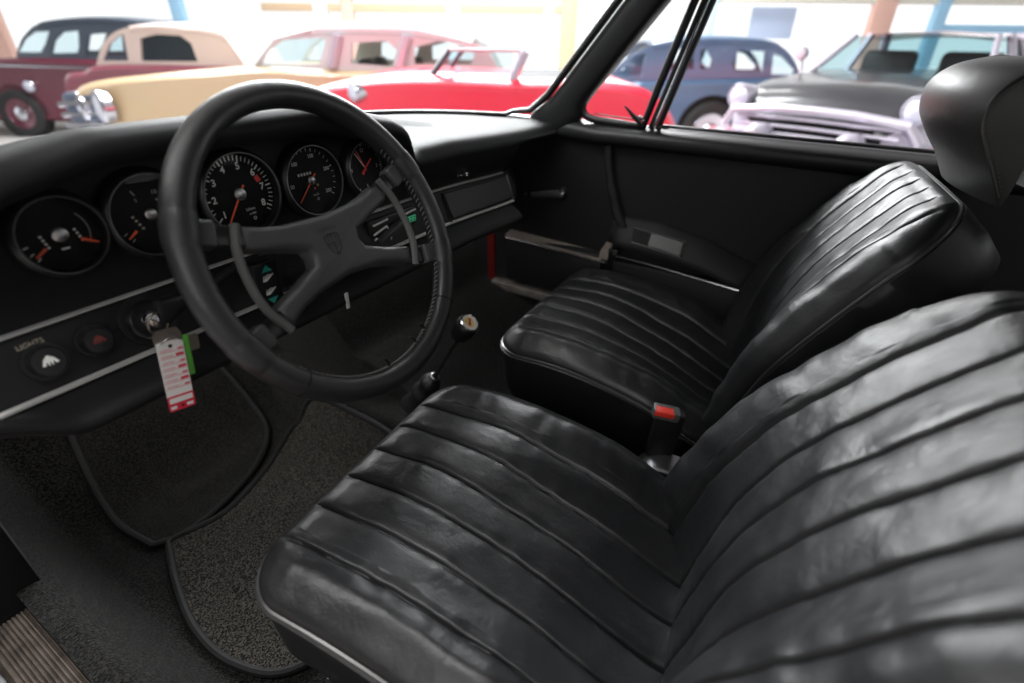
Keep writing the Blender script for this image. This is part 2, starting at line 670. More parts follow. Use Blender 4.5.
    # ---- headrest
    prof = catmull([(-.785, .822), (-.757, .868), (-.738, .90), (-.722, .93), (-.719, .962), (-.731, .985), (-.757, 1.004),
                    (-.80, 1.012), (-.85, .995), (-.872, .95), (-.885, .88), (-.895, .805)], 7)
    front = np.exp(-(np.maximum(0, -(prof[:, 0] + .725)) / .075) ** 2) * np.where(prof[:, 1] < .9, 1, 1)
    front[:29] = np.maximum(front[:29], .8)
    sl = [(-1, .80), (-1, .95), (-1, 1), (-.965, 1), (-.9, 1)] + [(s, 1) for s in np.linspace(-.8, .8, 17)] + \
         [(.9, 1), (.965, 1), (1, 1), (1, .95), (1, .8)]
    P = []
    cyz = np.array([-.79, .925])
    for s, sc in sl:
        bulge = .046 * (1 - abs(s) ** 2.2) * front
        q = cyz + (prof - cyz) * sc
        row = []
        for (yy, zz), bb in zip(q, bulge):
            y, z = rot(yy + bb, zz + .004 * (1 - s * s))
            xx = .001 + .150 * s + (.006 if s > 0 else -.006) * (1 - (sc - .8) / .2 if sc < 1 else 0)
            row.append((cx + xx, y, z))
        P.append(row)
    P = turn(P)
    mb = MB()
    mb.grid(P)
    a = len(mb.v)
    for row, fl in ((0, 0), (len(P) - 1, 1)):
        mb.v.append(tuple(P[row].mean(0)))
        c = len(mb.v) - 1
        o = row * len(prof)
        for i in range(len(prof) - 1):
            mb.f.append((o + i, o + i + 1, c))
            mb.m.append(0)
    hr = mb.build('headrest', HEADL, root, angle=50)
    for row in (2, len(P) - 3):
        w = MB()
        w.tube(P[row][2:70], .0030, 8)
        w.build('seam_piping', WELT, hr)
    for row, dx in ((2, -.0075), (len(P) - 3, .0075)):
        path = resample(np.array([P[row][i] + (cyz_in(P[row][i], P[row].mean(0)) * .008) for i in range(2, 60)]), 42)
        t = MB()
        for i in range(0, 41):
            m_ = (path[i] + path[i + 1]) / 2
            e = (path[i + 1] - path[i]) * .22
            t.tube([m_ - e + np.array([dx * .35, 0, 0]), m_ + e + np.array([dx * .35, 0, 0])], .0008, 5)
        t.build('stitching', THREAD, hr)
    root.location = at_
    root.rotation_euler = (0, 0, math.radians(yaw))
    return root


def cyz_in(p, c):
    d = np.array(c) - np.array(p)
    d[0] = 0
    return d / max(1e-6, np.linalg.norm(d))


driver_seat = build_seat(-.342, 'black leather driver seat with pleated cushion, its cushion reaching towards the steering wheel', 6., .0, .012, cy=-.040, yaw=5., hw=.262, back_yaw=2., seam_shift=-.018)
passenger_seat = build_seat(.345, 'black leather passenger seat with pleated cushion and headrest beside the passenger door', 0., 4.7, .002, yaw=2.5, hw=.265, back_yaw=4.5, bw=.97, drop=.014, seam_shift=-.018)

# ---------------------------------------------------------------- dashboard
dash = empty('dashboard', (0, .25, .62), 'black padded dashboard with five round gauges and chrome strips under the windscreen', 'dashboard')


def base_y(x):
    return .47 - .245 * (abs(x) / .62) ** 2.2


def base_z(x):
    return .870 - .036 * (abs(x) / .62) ** 2


PB = np.array([(.30, .63), (.12, .637), (.07, .645), (.050, .656), (.058, .671), (.100, .684), (.104, .690), (.125, .750), (.129, .757),
               (.131, .765), (.136, .84), (.142, .905), (.125, .912), (.075, .914), (.050, .921), (.042, .934), (.050, .947), (.075, .953),
               (.14, .944), (.25, .917), (.47, .870)])
PP = np.array([(.30, .63), (.12, .637), (.07, .645), (.050, .656), (.058, .671), (.100, .684), (.104, .690), (.125, .750), (.129, .757),
               (.126, .766), (.112, .782), (.096, .802), (.088, .818), (.084, .83), (.086, .842), (.094, .853), (.108, .859), (.13, .862),
               (.17, .865), (.27, .870), (.47, .870)])


def dash_profile(x):
    w = float(sm(x, -.118, -.02))
    B = PB.copy()
    drop = float(np.interp(x, [-.76, -.70, -.64, -.55, -.27, -.168, -.136, -.10, -.08, -.04, 0], [.11, .06, .020, 0, 0, .022, .029, .045, .062, .10, .12]))
    B[12:19, 1] -= drop
    B[11, 1] -= drop
    B[19, 1] -= drop * .5
    A = PP.copy()
    k = max(0, (x - .08) / .54)
    A[9:20, 1] -= .034 * k
    A[9:20, 0] += .055 * k * k
    A[19, 0] -= .01
    P = B * (1 - w) + A * w
    P[:9, 1] -= .012 * float(sm(x, .02, .36))
    P[:10, 0] += .64 * max(0, x - .345)
    P[1:6, 0] += .09 * float(sm(x, .285, .365))
    P[:6, 1] += .015 * float(sm(x, .29, .37))
    P[10:13, 0] += .38 * max(0, x - .345)
    s_ = float(sm(-x, .69, .78))           # the padded lower edge rises round the left end
    P[1:5, 1] += .045 * float(sm(-x, .65, .74))
    P[20] = (base_y(x), base_z(x) - .0)
    return P


xs = np.concatenate([np.linspace(-.735, -.14, 54), np.linspace(-.135, -.01, 36), np.linspace(0, .625, 46)])
rows = []
for x in xs:
    c = catmull(dash_profile(x), 9)
    rows.append(np.c_[np.full(len(c), x), c])
D = np.array(rows)
NP_ = D.shape[1]
i_panel = 9 * 9
mb = MB()
mb.grid(D)
mb.f.append(tuple(range(NP_)))
mb.f.append(tuple((len(xs) - 1) * NP_ + i for i in range(NP_)))
mb.m += [0, 0]
mb.build('dash_pad', VINYL, dash, angle=60)

# windscreen-side black strip on the pad, chrome strips along the switch panel
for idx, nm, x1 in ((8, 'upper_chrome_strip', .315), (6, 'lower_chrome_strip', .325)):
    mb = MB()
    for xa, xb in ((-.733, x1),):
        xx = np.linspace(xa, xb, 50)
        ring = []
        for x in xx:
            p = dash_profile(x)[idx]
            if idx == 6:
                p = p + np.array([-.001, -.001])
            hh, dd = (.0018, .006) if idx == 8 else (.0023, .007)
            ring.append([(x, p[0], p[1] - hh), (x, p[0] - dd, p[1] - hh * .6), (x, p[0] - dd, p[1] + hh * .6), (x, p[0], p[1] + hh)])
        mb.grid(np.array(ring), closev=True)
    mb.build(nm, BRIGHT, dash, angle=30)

# flat switch panel between the strips
mb = MB()
xx = np.linspace(-.733, .325, 60)
mb.grid(np.array([[(x, dash_profile(x)[6][0] - .0015, dash_profile(x)[6][1] + .003), (x, dash_profile(x)[7][0] - .0015, dash_profile(x)[7][1] + .001)]
                  for x in xx]))
mb.build('switch_panel', PANELB, dash)
# glovebox lid on the passenger side with its seams
mb = MB()
for xa, xb in ((.072, .322),):
    P = []
    for x in np.linspace(xa, xb, 14):
        p6, p7 = dash_profile(x)[6], dash_profile(x)[7]
        P.append([(x, p6[0], p6[1] + .008), (x, p6[0] - .006, p6[1] + .0095), (x, (p6[0] + p7[0]) / 2 - .007, (p6[1] + p7[1]) / 2),
                  (x, p7[0] - .006, p7[1] - .0035), (x, p7[0], p7[1] - .002)])
    mb.grid(np.array(P))
mb.build('glovebox_lid', mat('glovebox_vinyl', (.020, .020, .021), .5, bump=[('voronoi', 900, .15, .0005)]), dash, angle=30)
for x in (.067, .327):
    mb = MB()
    p6, p7 = dash_profile(x)[6], dash_profile(x)[7]
    mb.tube([(x, p6[0] - .004, p6[1]), (x, p7[0] - .004, p7[1])], .0022, 6)
    mb.build('glovebox_edge', mat('edge_grey', (.10, .10, .10), .35, metal=.6) if x > .2 else MATTE, dash)
for x, r_, mt_ in ((.118, .005, CHROME), (.140, .007, CHROME)):
    p = dash_profile(x)[10]
    mb = MB()
    mb.lathe([(0, .008), (r_ * .7, .008), (r_, .004), (r_, -.006)], (x, p[0] - .002, p[1]), (0, -1, 0), 16)
    mb.build('lock_button', mt_, dash)

# demister slots in the pad top
vent = MB()


def ztop(x, y):
    p = dash_profile(x)
    c = catmull(p[16:], 6)
    return float(np.interp(y, c[:, 0], c[:, 1]))


for k in range(13):
    t_ = k / 12
    a_ = (.193 + .012 * t_, .392 - .134 * t_)
    b_ = (.078 + .072 * t_, .232 - .030 * t_)
    pts = [(a_[0] + (b_[0] - a_[0]) * t, a_[1] + (b_[1] - a_[1]) * t) for t in np.linspace(.08, .95, 8)]
    vent.grid(np.array([[(x - .0006, y + .0006, ztop(x, y) + .0008), (x + .0006, y - .0006, ztop(x, y) + .0008)] for x, y in pts]))
vent.build('demister_slots', MATTE, dash)

# ---- gauges
GT = math.radians(5)
E1 = Vector((1, 0, 0))
E2 = Vector((0, math.sin(GT), math.cos(GT)))
GN = Vector((0, -math.cos(GT), math.sin(GT)))
GZ = .838


def panel_y(z):
    return .136 + (z - .838) * .0875


def gauge(name, x, R, label, z=GZ):
    x, z, R = x - .0093, z - .0005, R * .98
    o = Vector((x, panel_y(z) - .001, z))
    mb = MB()
    # thick black surround, thin bright ring, inner cone to the dial
    mb.lathe([(R + .007, -.006), (R + .0045, .008), (R + .0025, .0140), (R - .0008, .0160)], o, GN, 64)
    mb.lathe([(R - .0030, .0152), (R - .0034, .009), (R - .0040, .0025)], o, GN, 64)
    g = mb.build(name, RUBBER, dash, angle=50)
    g['label'] = label
    mb = MB()
    mb.lathe([(R - .0008, .0160), (R - .0014, .0169), (R - .0026, .0168), (R - .0030, .0152)], o, GN, 64)
    mb.build('gauge_bezel', mat('bezel_metal', (.22, .22, .22), .3, metal=1), g)
    mb = MB()
    flat_disc(mb, o + GN * .0026, E1, E2, R - .0042, 64)
    mb.build('dial', DIAL, g, smooth=False)
    mb = MB()
    mb.lathe([(R - .0031, .0130), (R * .7, .0131), (R * .35, .0132), (.0005, .0132)], o, GN, 64)
    mb.build('gauge_glass', GAUGEGLASS, g, angle=80)
    return g, o + GN * .0032


def pol(a, r):
    """a: clockwise degrees from 12 o'clock"""
    return (r * math.sin(math.radians(a)), r * math.cos(math.radians(a)))


def hub(g, o, r, c=(0, 0)):
    mb = MB()
    mb.lathe([(.0003, .0045), (r * .8, .0042), (r, .003), (r, 0)], o + E1 * c[0] + E2 * c[1], GN, 28)
    mb.build('dial_hub', ALU, g)


def needle(g, o, a, r1, r0=-.014, w=.0026, material=ORANGE, name='needle', c=(0, 0)):
    mb = MB()
    p0, p1 = Vector(pol(a, r0)), Vector(pol(a, r1))
    d = (p1 - p0).normalized()
    n = Vector((-d.y, d.x))
    mb.prism([tuple(p0 - n * w / 2), tuple(p1 - n * w * .28), tuple(p1 + n * w * .28), tuple(p0 + n * w / 2)],
             o + GN * .0014 + E1 * c[0] + E2 * c[1], E1, E2, GN, 0, .0009)
    mb.build(name, material, g, smooth=False)


# fuel and oil level gauge, leftmost
g, o = gauge('fuel_gauge', -.5755, .0438, 'fuel gauge with two orange needles, leftmost dial', .844)
hub(g, o, .0078)
needle(g, o, 238, .034, .020, .0032)
needle(g, o, 118, .036, .019, .0032)
mb = MB()
for a in (245, 232, 260):
    line2(mb, o, E1, E2, pol(a, .031), pol(a, .036), .0012)
for cx_ in (-.017, .015):
    for k in range(4):
        flat_poly(mb, o, E1, E2, [(cx_ - .0012 + k * .001, .003 - k * .0042), (cx_ + .0014 + k * .001, .003 - k * .0042),
                                  (cx_ + .0014 + k * .001, .0008 - k * .0042), (cx_ - .0012 + k * .001, .0008 - k * .0042)])
flat_poly(mb, o, E1, E2, [(-.004, -.0145), (.004, -.0145), (.004, -.0165), (-.004, -.0165)])
mb.build('dial_marks', WHITE, g, smooth=False)
mb = MB()
pts = [pol(a, .0285) for a in range(50, 112, 6)]
for a, b in zip(pts, pts[1:]):
    line2(mb, o, E1, E2, a, b, .0012)
mb.build('dial_arc', mat('dial_grey', (.25, .25, .25), .6), g, smooth=False)
mb = MB()
pts = [pol(a, .0285) for a in range(108, 122, 4)]
for a, b in zip(pts, pts[1:]):
    line2(mb, o, E1, E2, a, b, .0016)
mb.build('dial_arc', REDM, g, smooth=False)

# oil temperature and pressure gauge
g, o = gauge('oil_gauge', -.480, .0512, 'oil temperature and pressure gauge, second dial from the left', .843)
hub(g, o, .0068)
needle(g, o, 236, .040, .027, .0032)
mb = MB()
for x0, z0, x1, z1 in ((-.012, .030, -.009, .024),):
    line2(mb, o, E1, E2, (x0, z0), (x1, z1), .0014)
for k in range(4):
    flat_poly(mb, o, E1, E2, [(-.0215 + k * .0022, .002 - k * .005), (-.0185 + k * .0022, .002 - k * .005),
                              (-.0185 + k * .0022, -.0005 - k * .005), (-.0215 + k * .0022, -.0005 - k * .005)])
    flat_poly(mb, o, E1, E2, [(.012 + k * .0015, .016 - k * .004), (.0145 + k * .0015, .016 - k * .004),
                              (.0145 + k * .0015, .0138 - k * .004), (.012 + k * .0015, .0138 - k * .004)])
text_mesh(mb, '10', o + E1 * .013 + E2 * .024, E1, E2, .007)
text_mesh(mb, '5', o + E1 * -.010 + E2 * .0185, E1, E2, .006)
for a in (228, 236, 244):
    line2(mb, o, E1, E2, pol(a, .036), pol(a, .041), .0012)
flat_poly(mb, o, E1, E2, [(.006, -.018), (.013, -.016), (.013, -.018), (.006, -.020)])
mb.build('dial_marks', mat('dial_dim', (.45, .43, .36), .6), g, smooth=False)

# tachometer, the large centre dial
g, o = gauge('tachometer', -.360, .0585, 'large tachometer with white numerals 1 to 8 and orange needle', .841)
hub(g, o, .0085)


def tach_a(v):     # value 1..8 -> angle
    return 233 + (v - 1) * 35.3


needle(g, o, 218, .045, -.014, .0030)
mb = MB()
for k in range(0, 40):
    v = .6 + k * .2
    if v > 8.3:
        break
    a = tach_a(v)
    major = abs(v - round(v)) < .05
    if v > 2.9 or major or abs(v * 2 - round(v * 2)) < .3:
        line2(mb, o, E1, E2, pol(a, .0450 if not major else .0430), pol(a, .0515), .0012 if not major else .0020)
for v in range(1, 9):
    p = pol(tach_a(v), .0375)
    text_mesh(mb, str(v), o + E1 * p[0] + E2 * p[1], E1, E2, .0128, bold=.00035)
text_mesh(mb, 'U/min', o + E1 * .010 + E2 * -.023, E1, E2, .0058)
text_mesh(mb, 'x1000', o + E1 * .0115 + E2 * -.0295, E1, E2, .0045)
flat_disc(mb, o + E1 * .013 + E2 * -.0365, E1, E2, .0025, 16, .0016)
mb.build('dial_marks', WHITE, g, smooth=False)
mb = MB()
a0, a1 = tach_a(6.25), tach_a(6.65)
flat_poly(mb, o, E1, E2, [pol(a0, .033), pol(a0, .0405), pol(a1, .0405), pol(a1, .033)])
mb.build('red_sector', REDM, g, smooth=False)

# speedometer
g, o = gauge('speedometer', -.237, .0550, 'speedometer with orange needle, right of the tachometer', .836)
hub(g, o, .0068)


def sp_a(v):
    return 208.5 + v * 1.11


needle(g, o, 226, .042, -.013, .0026)
mb = MB()
for v in range(30, 255, 10):
    a = sp_a(v)
    if a > 492:
        break
    mj = v % 50 == 0
    line2(mb, o, E1, E2, pol(a, .0435 if v % 10 == 0 else .0455), pol(a, .0485), .0009 if not mj else .0015)
for v in (50, 100, 150, 200, 250):
    p = pol(sp_a(v), .0365)
    text_mesh(mb, str(v), o + E1 * p[0] + E2 * p[1], E1, E2, .0076, bold=.0002)
text_mesh(mb, 'km/h', o + E1 * .004 + E2 * -.023, E1, E2, .0055)
flat_disc(mb, o + E1 * .006 + E2 * -.030, E1, E2, .0022, 16, .0014)
for k in range(5):
    flat_poly(mb, o, E1, E2, [(-.022 + k * .0055, .013), (-.0185 + k * .0055, .013), (-.0185 + k * .0055, .009), (-.022 + k * .0055, .009)])
mb.build('dial_marks', mat('dial_grey_white', (.62, .62, .58), .6), g, smooth=False)
mb = MB()
flat_disc(mb, o + E1 * .011 + E2 * -.009, E1, E2, .0022, 14)
mb.build('yellow_lamp', YEL, g, smooth=False)
mb = MB()
flat_disc(mb, o + E1 * .004 + E2 * -.013, E1, E2, .0018, 14)
mb.build('red_lamp', REDM, g, smooth=False)

# clock
g, o = gauge('clock', -.121, .0470, 'small clock with red and white hands, rightmost dial', .834)
mb = MB()
for k in range(60):
    a = 6 * k
    mj = k % 5 == 0
    line2(mb, o, E1, E2, pol(a, .0365 if mj else .0385), pol(a, .0405), .0014 if mj else .0008)
for k, t in ((0, '12'), (90, '3'), (180, '6'), (270, '9')):
    p = pol(k, .0295)
    text_mesh(mb, t, o + E1 * p[0] + E2 * p[1], E1, E2, .0085)
mb.build('dial_marks', mat('dial_grey_white', (.62, .62, .58), .6), g, smooth=False)
needle(g, o, 335, .034, -.004, .0028, REDM, 'minute_hand')
needle(g, o, 50, .022, -.012, .0034, REDM, 'hour_hand')
needle(g, o, 326, .033, -.002, .0016, WHITE, 'second_hand')
needle(g, o, 215, .012, -.004, .0040, REDM, 'hand_tail')


# ---- switches on the panel
def panel_pt(x, z):
    p6, p7 = dash_profile(x)[6], dash_profile(x)[7]
    t = (z - p6[1]) / (p7[1] - p6[1])
    return Vector((x, p6[0] + (p7[0] - p6[0]) * t - .002, z))


_d = (Vector((0,) + tuple(dash_profile(-.5)[7])) - Vector((0,) + tuple(dash_profile(-.5)[6]))).normalized()
F1, F2 = Vector((1, 0, 0)), _d
FN = F1.cross(F2)
if FN.y > 0:
    FN = -FN


def icon_fan(mb, o, s):
    flat_poly(mb, o, F1, F2, [(-.5 * s, -.2 * s), (-.3 * s, .2 * s), (0, .45 * s), (.3 * s, .2 * s), (.5 * s, -.2 * s), (.3 * s, -.25 * s),
                              (.2 * s, -.0 * s), (.1 * s, -.35 * s), (0, .0), (-.1 * s, -.35 * s), (-.2 * s, 0), (-.3 * s, -.25 * s)])


for x, z, r_, kind in ((-.652, .722, .0165, 'light_switch'), (-.603, .724, .0150, 'warning_switch')):
    o = panel_pt(x, z)
    mb = MB()
    mb.lathe([(r_ * 1.3, 0), (r_ * 1.28, .004), (r_ * 1.05, .004), (r_, .006), (r_, .016), (r_ * .9, .019), (.0005, .0195)], o, FN, 36)
    k = mb.build(kind, PLASTIC, dash)
    mb = MB()
    icon_fan(mb, o + FN * .0199, r_ * .95)
    mb.build('switch_symbol', WHITE if kind == 'light_switch' else mat('dim_red', (.16, .03, .025), .5), k, smooth=False)
mb = MB()
text_mesh(mb, 'LIGHTS', panel_pt(-.655, .7430) + FN * .0012, F1, F2, .0076)
mb.build('panel_lettering', mat('lettering_cream', (.50, .45, .36), .6), dash, smooth=False)
# ignition lock
o = panel_pt(-.542, .724)
mb = MB()
mb.lathe([(.033, -.001), (.0325, .0025), (.030, .003), (.025, .0032), (.024, .008), (.021, .011), (.0115, .0118)], o, FN, 48)
k = mb.build('ignition_lock', PLASTIC, dash)
mb = MB()
mb.lathe([(.0115, .0110), (.0108, .0145), (.0075, .0150), (.0070, .0120), (.0005, .0120)], o, FN, 32)
mb.build('lock_cylinder', CHROME, k)

# symbols with teal triangles seen through the steering wheel
o = Vector((-.423, .030, .748))      # on the left face of the column shroud
mb = MB()
mb.box(o, (.036, .006, .062), .003)
k = mb.build('symbol_plate', PLASTIC, dash)
oo = o + Vector((0, -.0036, 0))
A1, A2 = Vector((1, 0, 0)), Vector((0, 0, 1))
mb = MB()
flat_poly(mb, oo, A1, A2, [(-.008, .0185), (.008, .0185), (0, .0275)])
mb.build('teal_triangle', TEAL, k, smooth=False)
mb = MB()
flat_poly(mb, oo, A1, A2, [(-.008, -.0185), (0, -.0275), (.008, -.0185)])
mb.build('teal_triangle', TEAL, k, smooth=False)
mb = MB()
for z in (.010, -.009):
    for q in range(5):
        line2(mb, oo, A1, A2, (-.008 + q * .0012, z - .004), (-.006 + q * .0034, z + .0035 + (q == 2) * .001), .0013)
mb.build('fan_symbol', WHITE, k, smooth=False)

# heater control panel right of the wheel hub
o = panel_pt(-.095, .718)
hp = MB()
hp.box(o + Vector((0, .002, 0)), (.125, .008, .060), .003)
hc = hp.build('heater_panel', PLASTIC, dash)
mb = MB()
fr = [(-.055, -.020), (-.02, -.020), (-.012, -.008), (-.045, -.004)]
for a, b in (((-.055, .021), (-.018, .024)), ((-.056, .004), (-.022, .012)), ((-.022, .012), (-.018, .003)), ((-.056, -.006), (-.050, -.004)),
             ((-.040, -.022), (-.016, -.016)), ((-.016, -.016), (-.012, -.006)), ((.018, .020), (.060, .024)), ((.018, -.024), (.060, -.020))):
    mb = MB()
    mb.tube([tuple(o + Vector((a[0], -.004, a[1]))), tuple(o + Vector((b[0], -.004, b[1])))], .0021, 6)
    mb.build('chrome_frame', mat('pale_trim', (.85, .85, .83), .4, metal=.2), hc)  # near-white base colour replaces the bright reflections of chrome
mb = MB()
mb.prism([(-.05, -.010), (-.006, -.004), (.012, .004), (.016, .016), (.004, .017), (-.012, .010), (-.05, -.003)], o + Vector((0, -.004, 0)),
         (1, 0, 0), (0, 0, 1), (0, -1, 0), 0, .014, .004)
mb.build('heater_lever', mat('lever_grey', (.05, .05, .05), .4), hc)
mb = MB()
og = o + Vector((.046, -.0035, .008))
flat_poly(mb, og, A1, A2, [(-.014, -.006), (.014, -.006), (.014, .006), (-.014, .006)])
gl = mb.build('green_label', GREEN, hc, smooth=False)
mb = MB()
for q in (-.009, 0, .009):
    for z in (.0028, -.0028):
        flat_poly(mb, og + Vector((0, -.0006, 0)), A1, A2, [(q - .0028, z - .0014), (q + .0028, z - .0014), (q + .0028, z + .0014), (q - .0028, z + .0014)])
mb.build('label_marks', mat('label_dark', (.03, .20, .10), .5), gl, smooth=False)

# steering column shroud and stalk
W = Vector((-.36, -.05, .80))
TH, YW = math.radians(25), math.radians(2.8)
w1 = Vector((math.cos(YW), math.sin(YW), 0))
wf = Vector((-math.sin(YW), math.cos(YW), 0))
w2 = Vector((0, 0, 1)) * math.cos(TH) + wf * math.sin(TH)
wn_ = w1.cross(w2)
mb = MB()
mb.lathe([(.018, .012), (.024, .020), (.026, .03), (.027, .05), (.028, .10), (.030, .20), (.030, .30)], W, -wn_, 36)
mb.build('column_shroud', PLASTIC, dash)
mb = MB()
mb.tube([(-.38, .062, .765), (-.437, .05, .779), (-.490, .048, .766), (-.515, .046, .760)], [.006, .006, .0055, .006], 10)
mb.prism([(-.012, -.004), (.015, -.016), (.022, -.014), (.024, .010), (.020, .014), (-.006, .012), (-.012, .008)],
         (-.531, .048, .757), (-1, 0, 0), (0, 0, 1), (0, -1, 0), -.005, .006, .003)
mb.build('indicator_stalk', PLASTIC, dash, angle=30)
mb = MB()
mb.box((-.283, .05, .660), (.007, .002, .028), .0006)
mb.build('white_tab', CARDW, dash)

# ---------------------------------------------------------------- steering wheel
sw = empty('steering_wheel', tuple(W), 'black leather steering wheel with four spokes in front of the gauges', 'steering wheel')


def wp(a, b, d=0.):
    return W + w1 * a + w2 * b + wn_ * d


RW, RR_ = .190, .0163
mb = MB()
N = 160
ring = []
for i in range(N):
    t = 2 * math.pi * i / N
    row = []
    for k in range(24):
        p = 2 * math.pi * k / 24
        r_ = RR_ * (1 + .012 * nz(i * .5, k * .8))
        if abs(p - math.pi) < .3:           # seam on the inner side
            r_ -= .0010
        row.append(tuple(wp((RW + r_ * math.cos(p)) * math.cos(t), (RW + r_ * math.cos(p)) * math.sin(t), r_ * 1.04 * math.sin(p))))
    ring.append(row)
mb.grid(np.array(ring), closeu=True, closev=True)
rim = mb.build('rim', WHEEL_L, sw, angle=80)
mb = MB()
for i in range(150):
    t = 2 * math.pi * i / 150
    if .62 < t < 3.3:
        continue
    r_ = RW - RR_ + .0002
    mb.tube([tuple(wp(r_ * math.cos(t), r_ * math.sin(t), -.003)), tuple(wp((r_ - .001) * math.cos(t + .014), (r_ - .001) * math.sin(t + .014), 0)),
             tuple(wp(r_ * math.cos(t + .022), r_ * math.sin(t + .022), .0035))], .0010, 5)
mb.build('lacing', THREAD, rim)
for a, b in ((.068, -.15), (.043, -.163), (-.018, -.171)):
    mb = MB()
    l = math.hypot(a, b)
    ca, cb = a / l, b / l
    mb.tube([tuple(wp(ca * (RW - RR_), cb * (RW - RR_), .002)), tuple(wp(ca * (RW - RR_ - .008) - .003, cb * (RW - RR_ - .008), .006)),
             tuple(wp(ca * (RW - RR_ - .013) - .008, cb * (RW - RR_ - .012) + .002, .008))], [.0012, .0022, .0014], 6)
    mb.build('lacing_knot', RUBBER, rim)
for t in (-46, 222):
    mb = MB()
    ring = []
    for k in range(25):
        p = 2 * math.pi * k / 24
        q = RR_ + .0006
        ring.append(tuple(wp((RW + q * math.cos(p)) * math.cos(math.radians(t)), (RW + q * math.cos(p)) * math.sin(math.radians(t)), q * 1.04 * math.sin(p))))
    mb.tube(ring[:-1], .0007, 5, closed=True)
    mb.build('rim_seam', MATTE, rim)
# hub pad: an X of four arms
half = [(0, .042), (.06, .046), (.085, .051), (.112, .059), (.119, .033), (.075, .019), (.044, .009), (.040, -.002), (.044, -.013), (.08, -.027), (.121, -.040),
        (.113, -.066), (.085, -.054), (.055, -.046), (0, -.040)]
poly = half + [(-a, b) for a, b in half[-2:0:-1]]
mb = MB()
mb.prism(poly[::-1], W, w1, w2, wn_, -.030, -.003, .008)
pad = mb.build('hub_pad', PAD, sw, angle=48)
# raised crest and lettering on the pad
mb = MB()
oc = wp(-.006, .004, -.0028)
sh = [(0, -.015), (.008, -.009), (.011, 0), (.011, .011), (.004, .0135), (0, .0125), (-.004, .0135), (-.011, .011), (-.011, 0), (-.008, -.009)]
q = [tuple(oc + w1 * a + w2 * b) for a, b in sh]
mb.tube(q, .0007, 5, closed=True)
for a, b, c, d in ((-.011, .002, .011, .002), (0, .0125, 0, -.015), (-.006, .005, -.006, .011), (.006, .005, .006, .011), (-.006, -.006, -.002, -.003), (.003, -.004, .007, -.004)):
    mb.tube([tuple(oc + w1 * a + w2 * b), tuple(oc + w1 * c + w2 * d)], .0006, 5)
tm = MB()
text_mesh(tm, 'PORSCHE', oc + w2 * .0205 + wn_ * .0003, w1, w2, .0068)
mb.add(tm.v, tm.f)
mb.build('embossed_crest', mat('pad_emboss', (.024, .024, .025), .42), pad)
# ribbed grey bars joining each pair of arms, spokes and rim clamps
for sgn in (-1, 1):
    mb = MB()
    path = catmull([(sgn * .117, .062), (sgn * .130, .034), (sgn * .1355, -.002), (sgn * .1325, -.036), (sgn * .117, -.069)], 8)
    mb.tube([tuple(wp(a, b, -.005)) for a, b in path], .0068, 8, sx=.8, sy=.8, up=tuple(wn_))
    mb.build('ribbed_bar', RIB, sw)
    for a0, b0, a1, b1 in ((.112, .047, .166, .066), (.113, -.053, .167, -.066)):
        u_ = Vector((sgn * (a1 - a0), b1 - b0)).normalized()
        e_ = w1 * u_.x + w2 * u_.y
        s_ = wn_.cross(e_)
        M = Matrix((e_, s_, wn_)).transposed().to_4x4()
        mb = MB()
        L_ = math.hypot(a1 - a0, b1 - b0)
        mb.box(wp(sgn * (a0 + a1) / 2, (b0 + b1) / 2, -.012), (L_ + .014, .024, .012), .003, M)
        sp = mb.build('spoke', PLASTIC, sw, angle=25)
        mb = MB()
        mb.box(wp(sgn * (a1 - .012), b1 - .012 * u_.y, -.010), (.026, .030, .022), .005, M, 3)
        mb.build('spoke_collar', PAD, sp, angle=25)
        mb = MB()
        ang = math.atan2(b1, sgn * a1)
        ring = []
        for da in np.linspace(-.10, .10, 8):
            row = []
            for k in range(24):
                p = 2 * math.pi * k / 24
                q = RR_ + .0014 * (1 - (da / .10) ** 4)
                row.append(tuple(wp((RW + q * math.cos(p)) * math.cos(ang + da), (RW + q * math.cos(p)) * math.sin(ang + da), q * 1.04 * math.sin(p))))
            ring.append(row)
        mb.grid(np.array(ring), closev=True)
        mb.build('rim_clamp', WHEEL_L, sp)

# ---------------------------------------------------------------- key in the lock, ring and tags
kz = Vector((-.542, .094, .724))
key = empty('ignition_key', tuple(kz), 'small key pushed into the chrome ignition lock of the dashboard', 'key')
mb = MB()
mb.box(kz + Vector((0, -.004, 0)), (.003, .022, .008), .0008)
mb.build('blade', KEYSILVER, key)
mb = MB()
mb.box(kz + Vector((-.002, -.024, -.003)), (.007, .020, .022), .0028)
mb.build('key_head', PLASTIC, key)
rc = Vector((-.5580, .046, .7460))
fob = empty('key_ring', tuple(rc), 'nickel key ring with a white and red paper tag hanging from the ignition lock', 'key ring')
mb = MB()
mb.tube([tuple(rc + Vector((.0125 * math.cos(t), .004 * math.cos(t), .0125 * math.sin(t)))) for t in np.linspace(0, 2 * math.pi, 36, endpoint=False)],
        .0011, 8, closed=True)
mb.build('ring', KEYSILVER, fob)
T1 = Vector((.985, -.10, -.14)).normalized()
T2 = Vector((.13, .02, .99)).normalized()
T2 = (T2 - T1 * T2.dot(T1)).normalized()
TN = T1.cross(T2)
if TN.y > 0:
    TN = -TN
to = Vector((-.567, .029, .6865))


def rrect(w, h_, r_, n=5):
    out = []
    for cx_, cy_, a0 in ((w - r_, h_ - r_, 0), (-w + r_, h_ - r_, 90), (-w + r_, -h_ + r_, 180), (w - r_, -h_ + r_, 270)):
        out += [(cx_ + r_ * math.cos(math.radians(a0 + 90 * i / n)), cy_ + r_ * math.sin(math.radians(a0 + 90 * i / n))) for i in range(n + 1)]
    return out


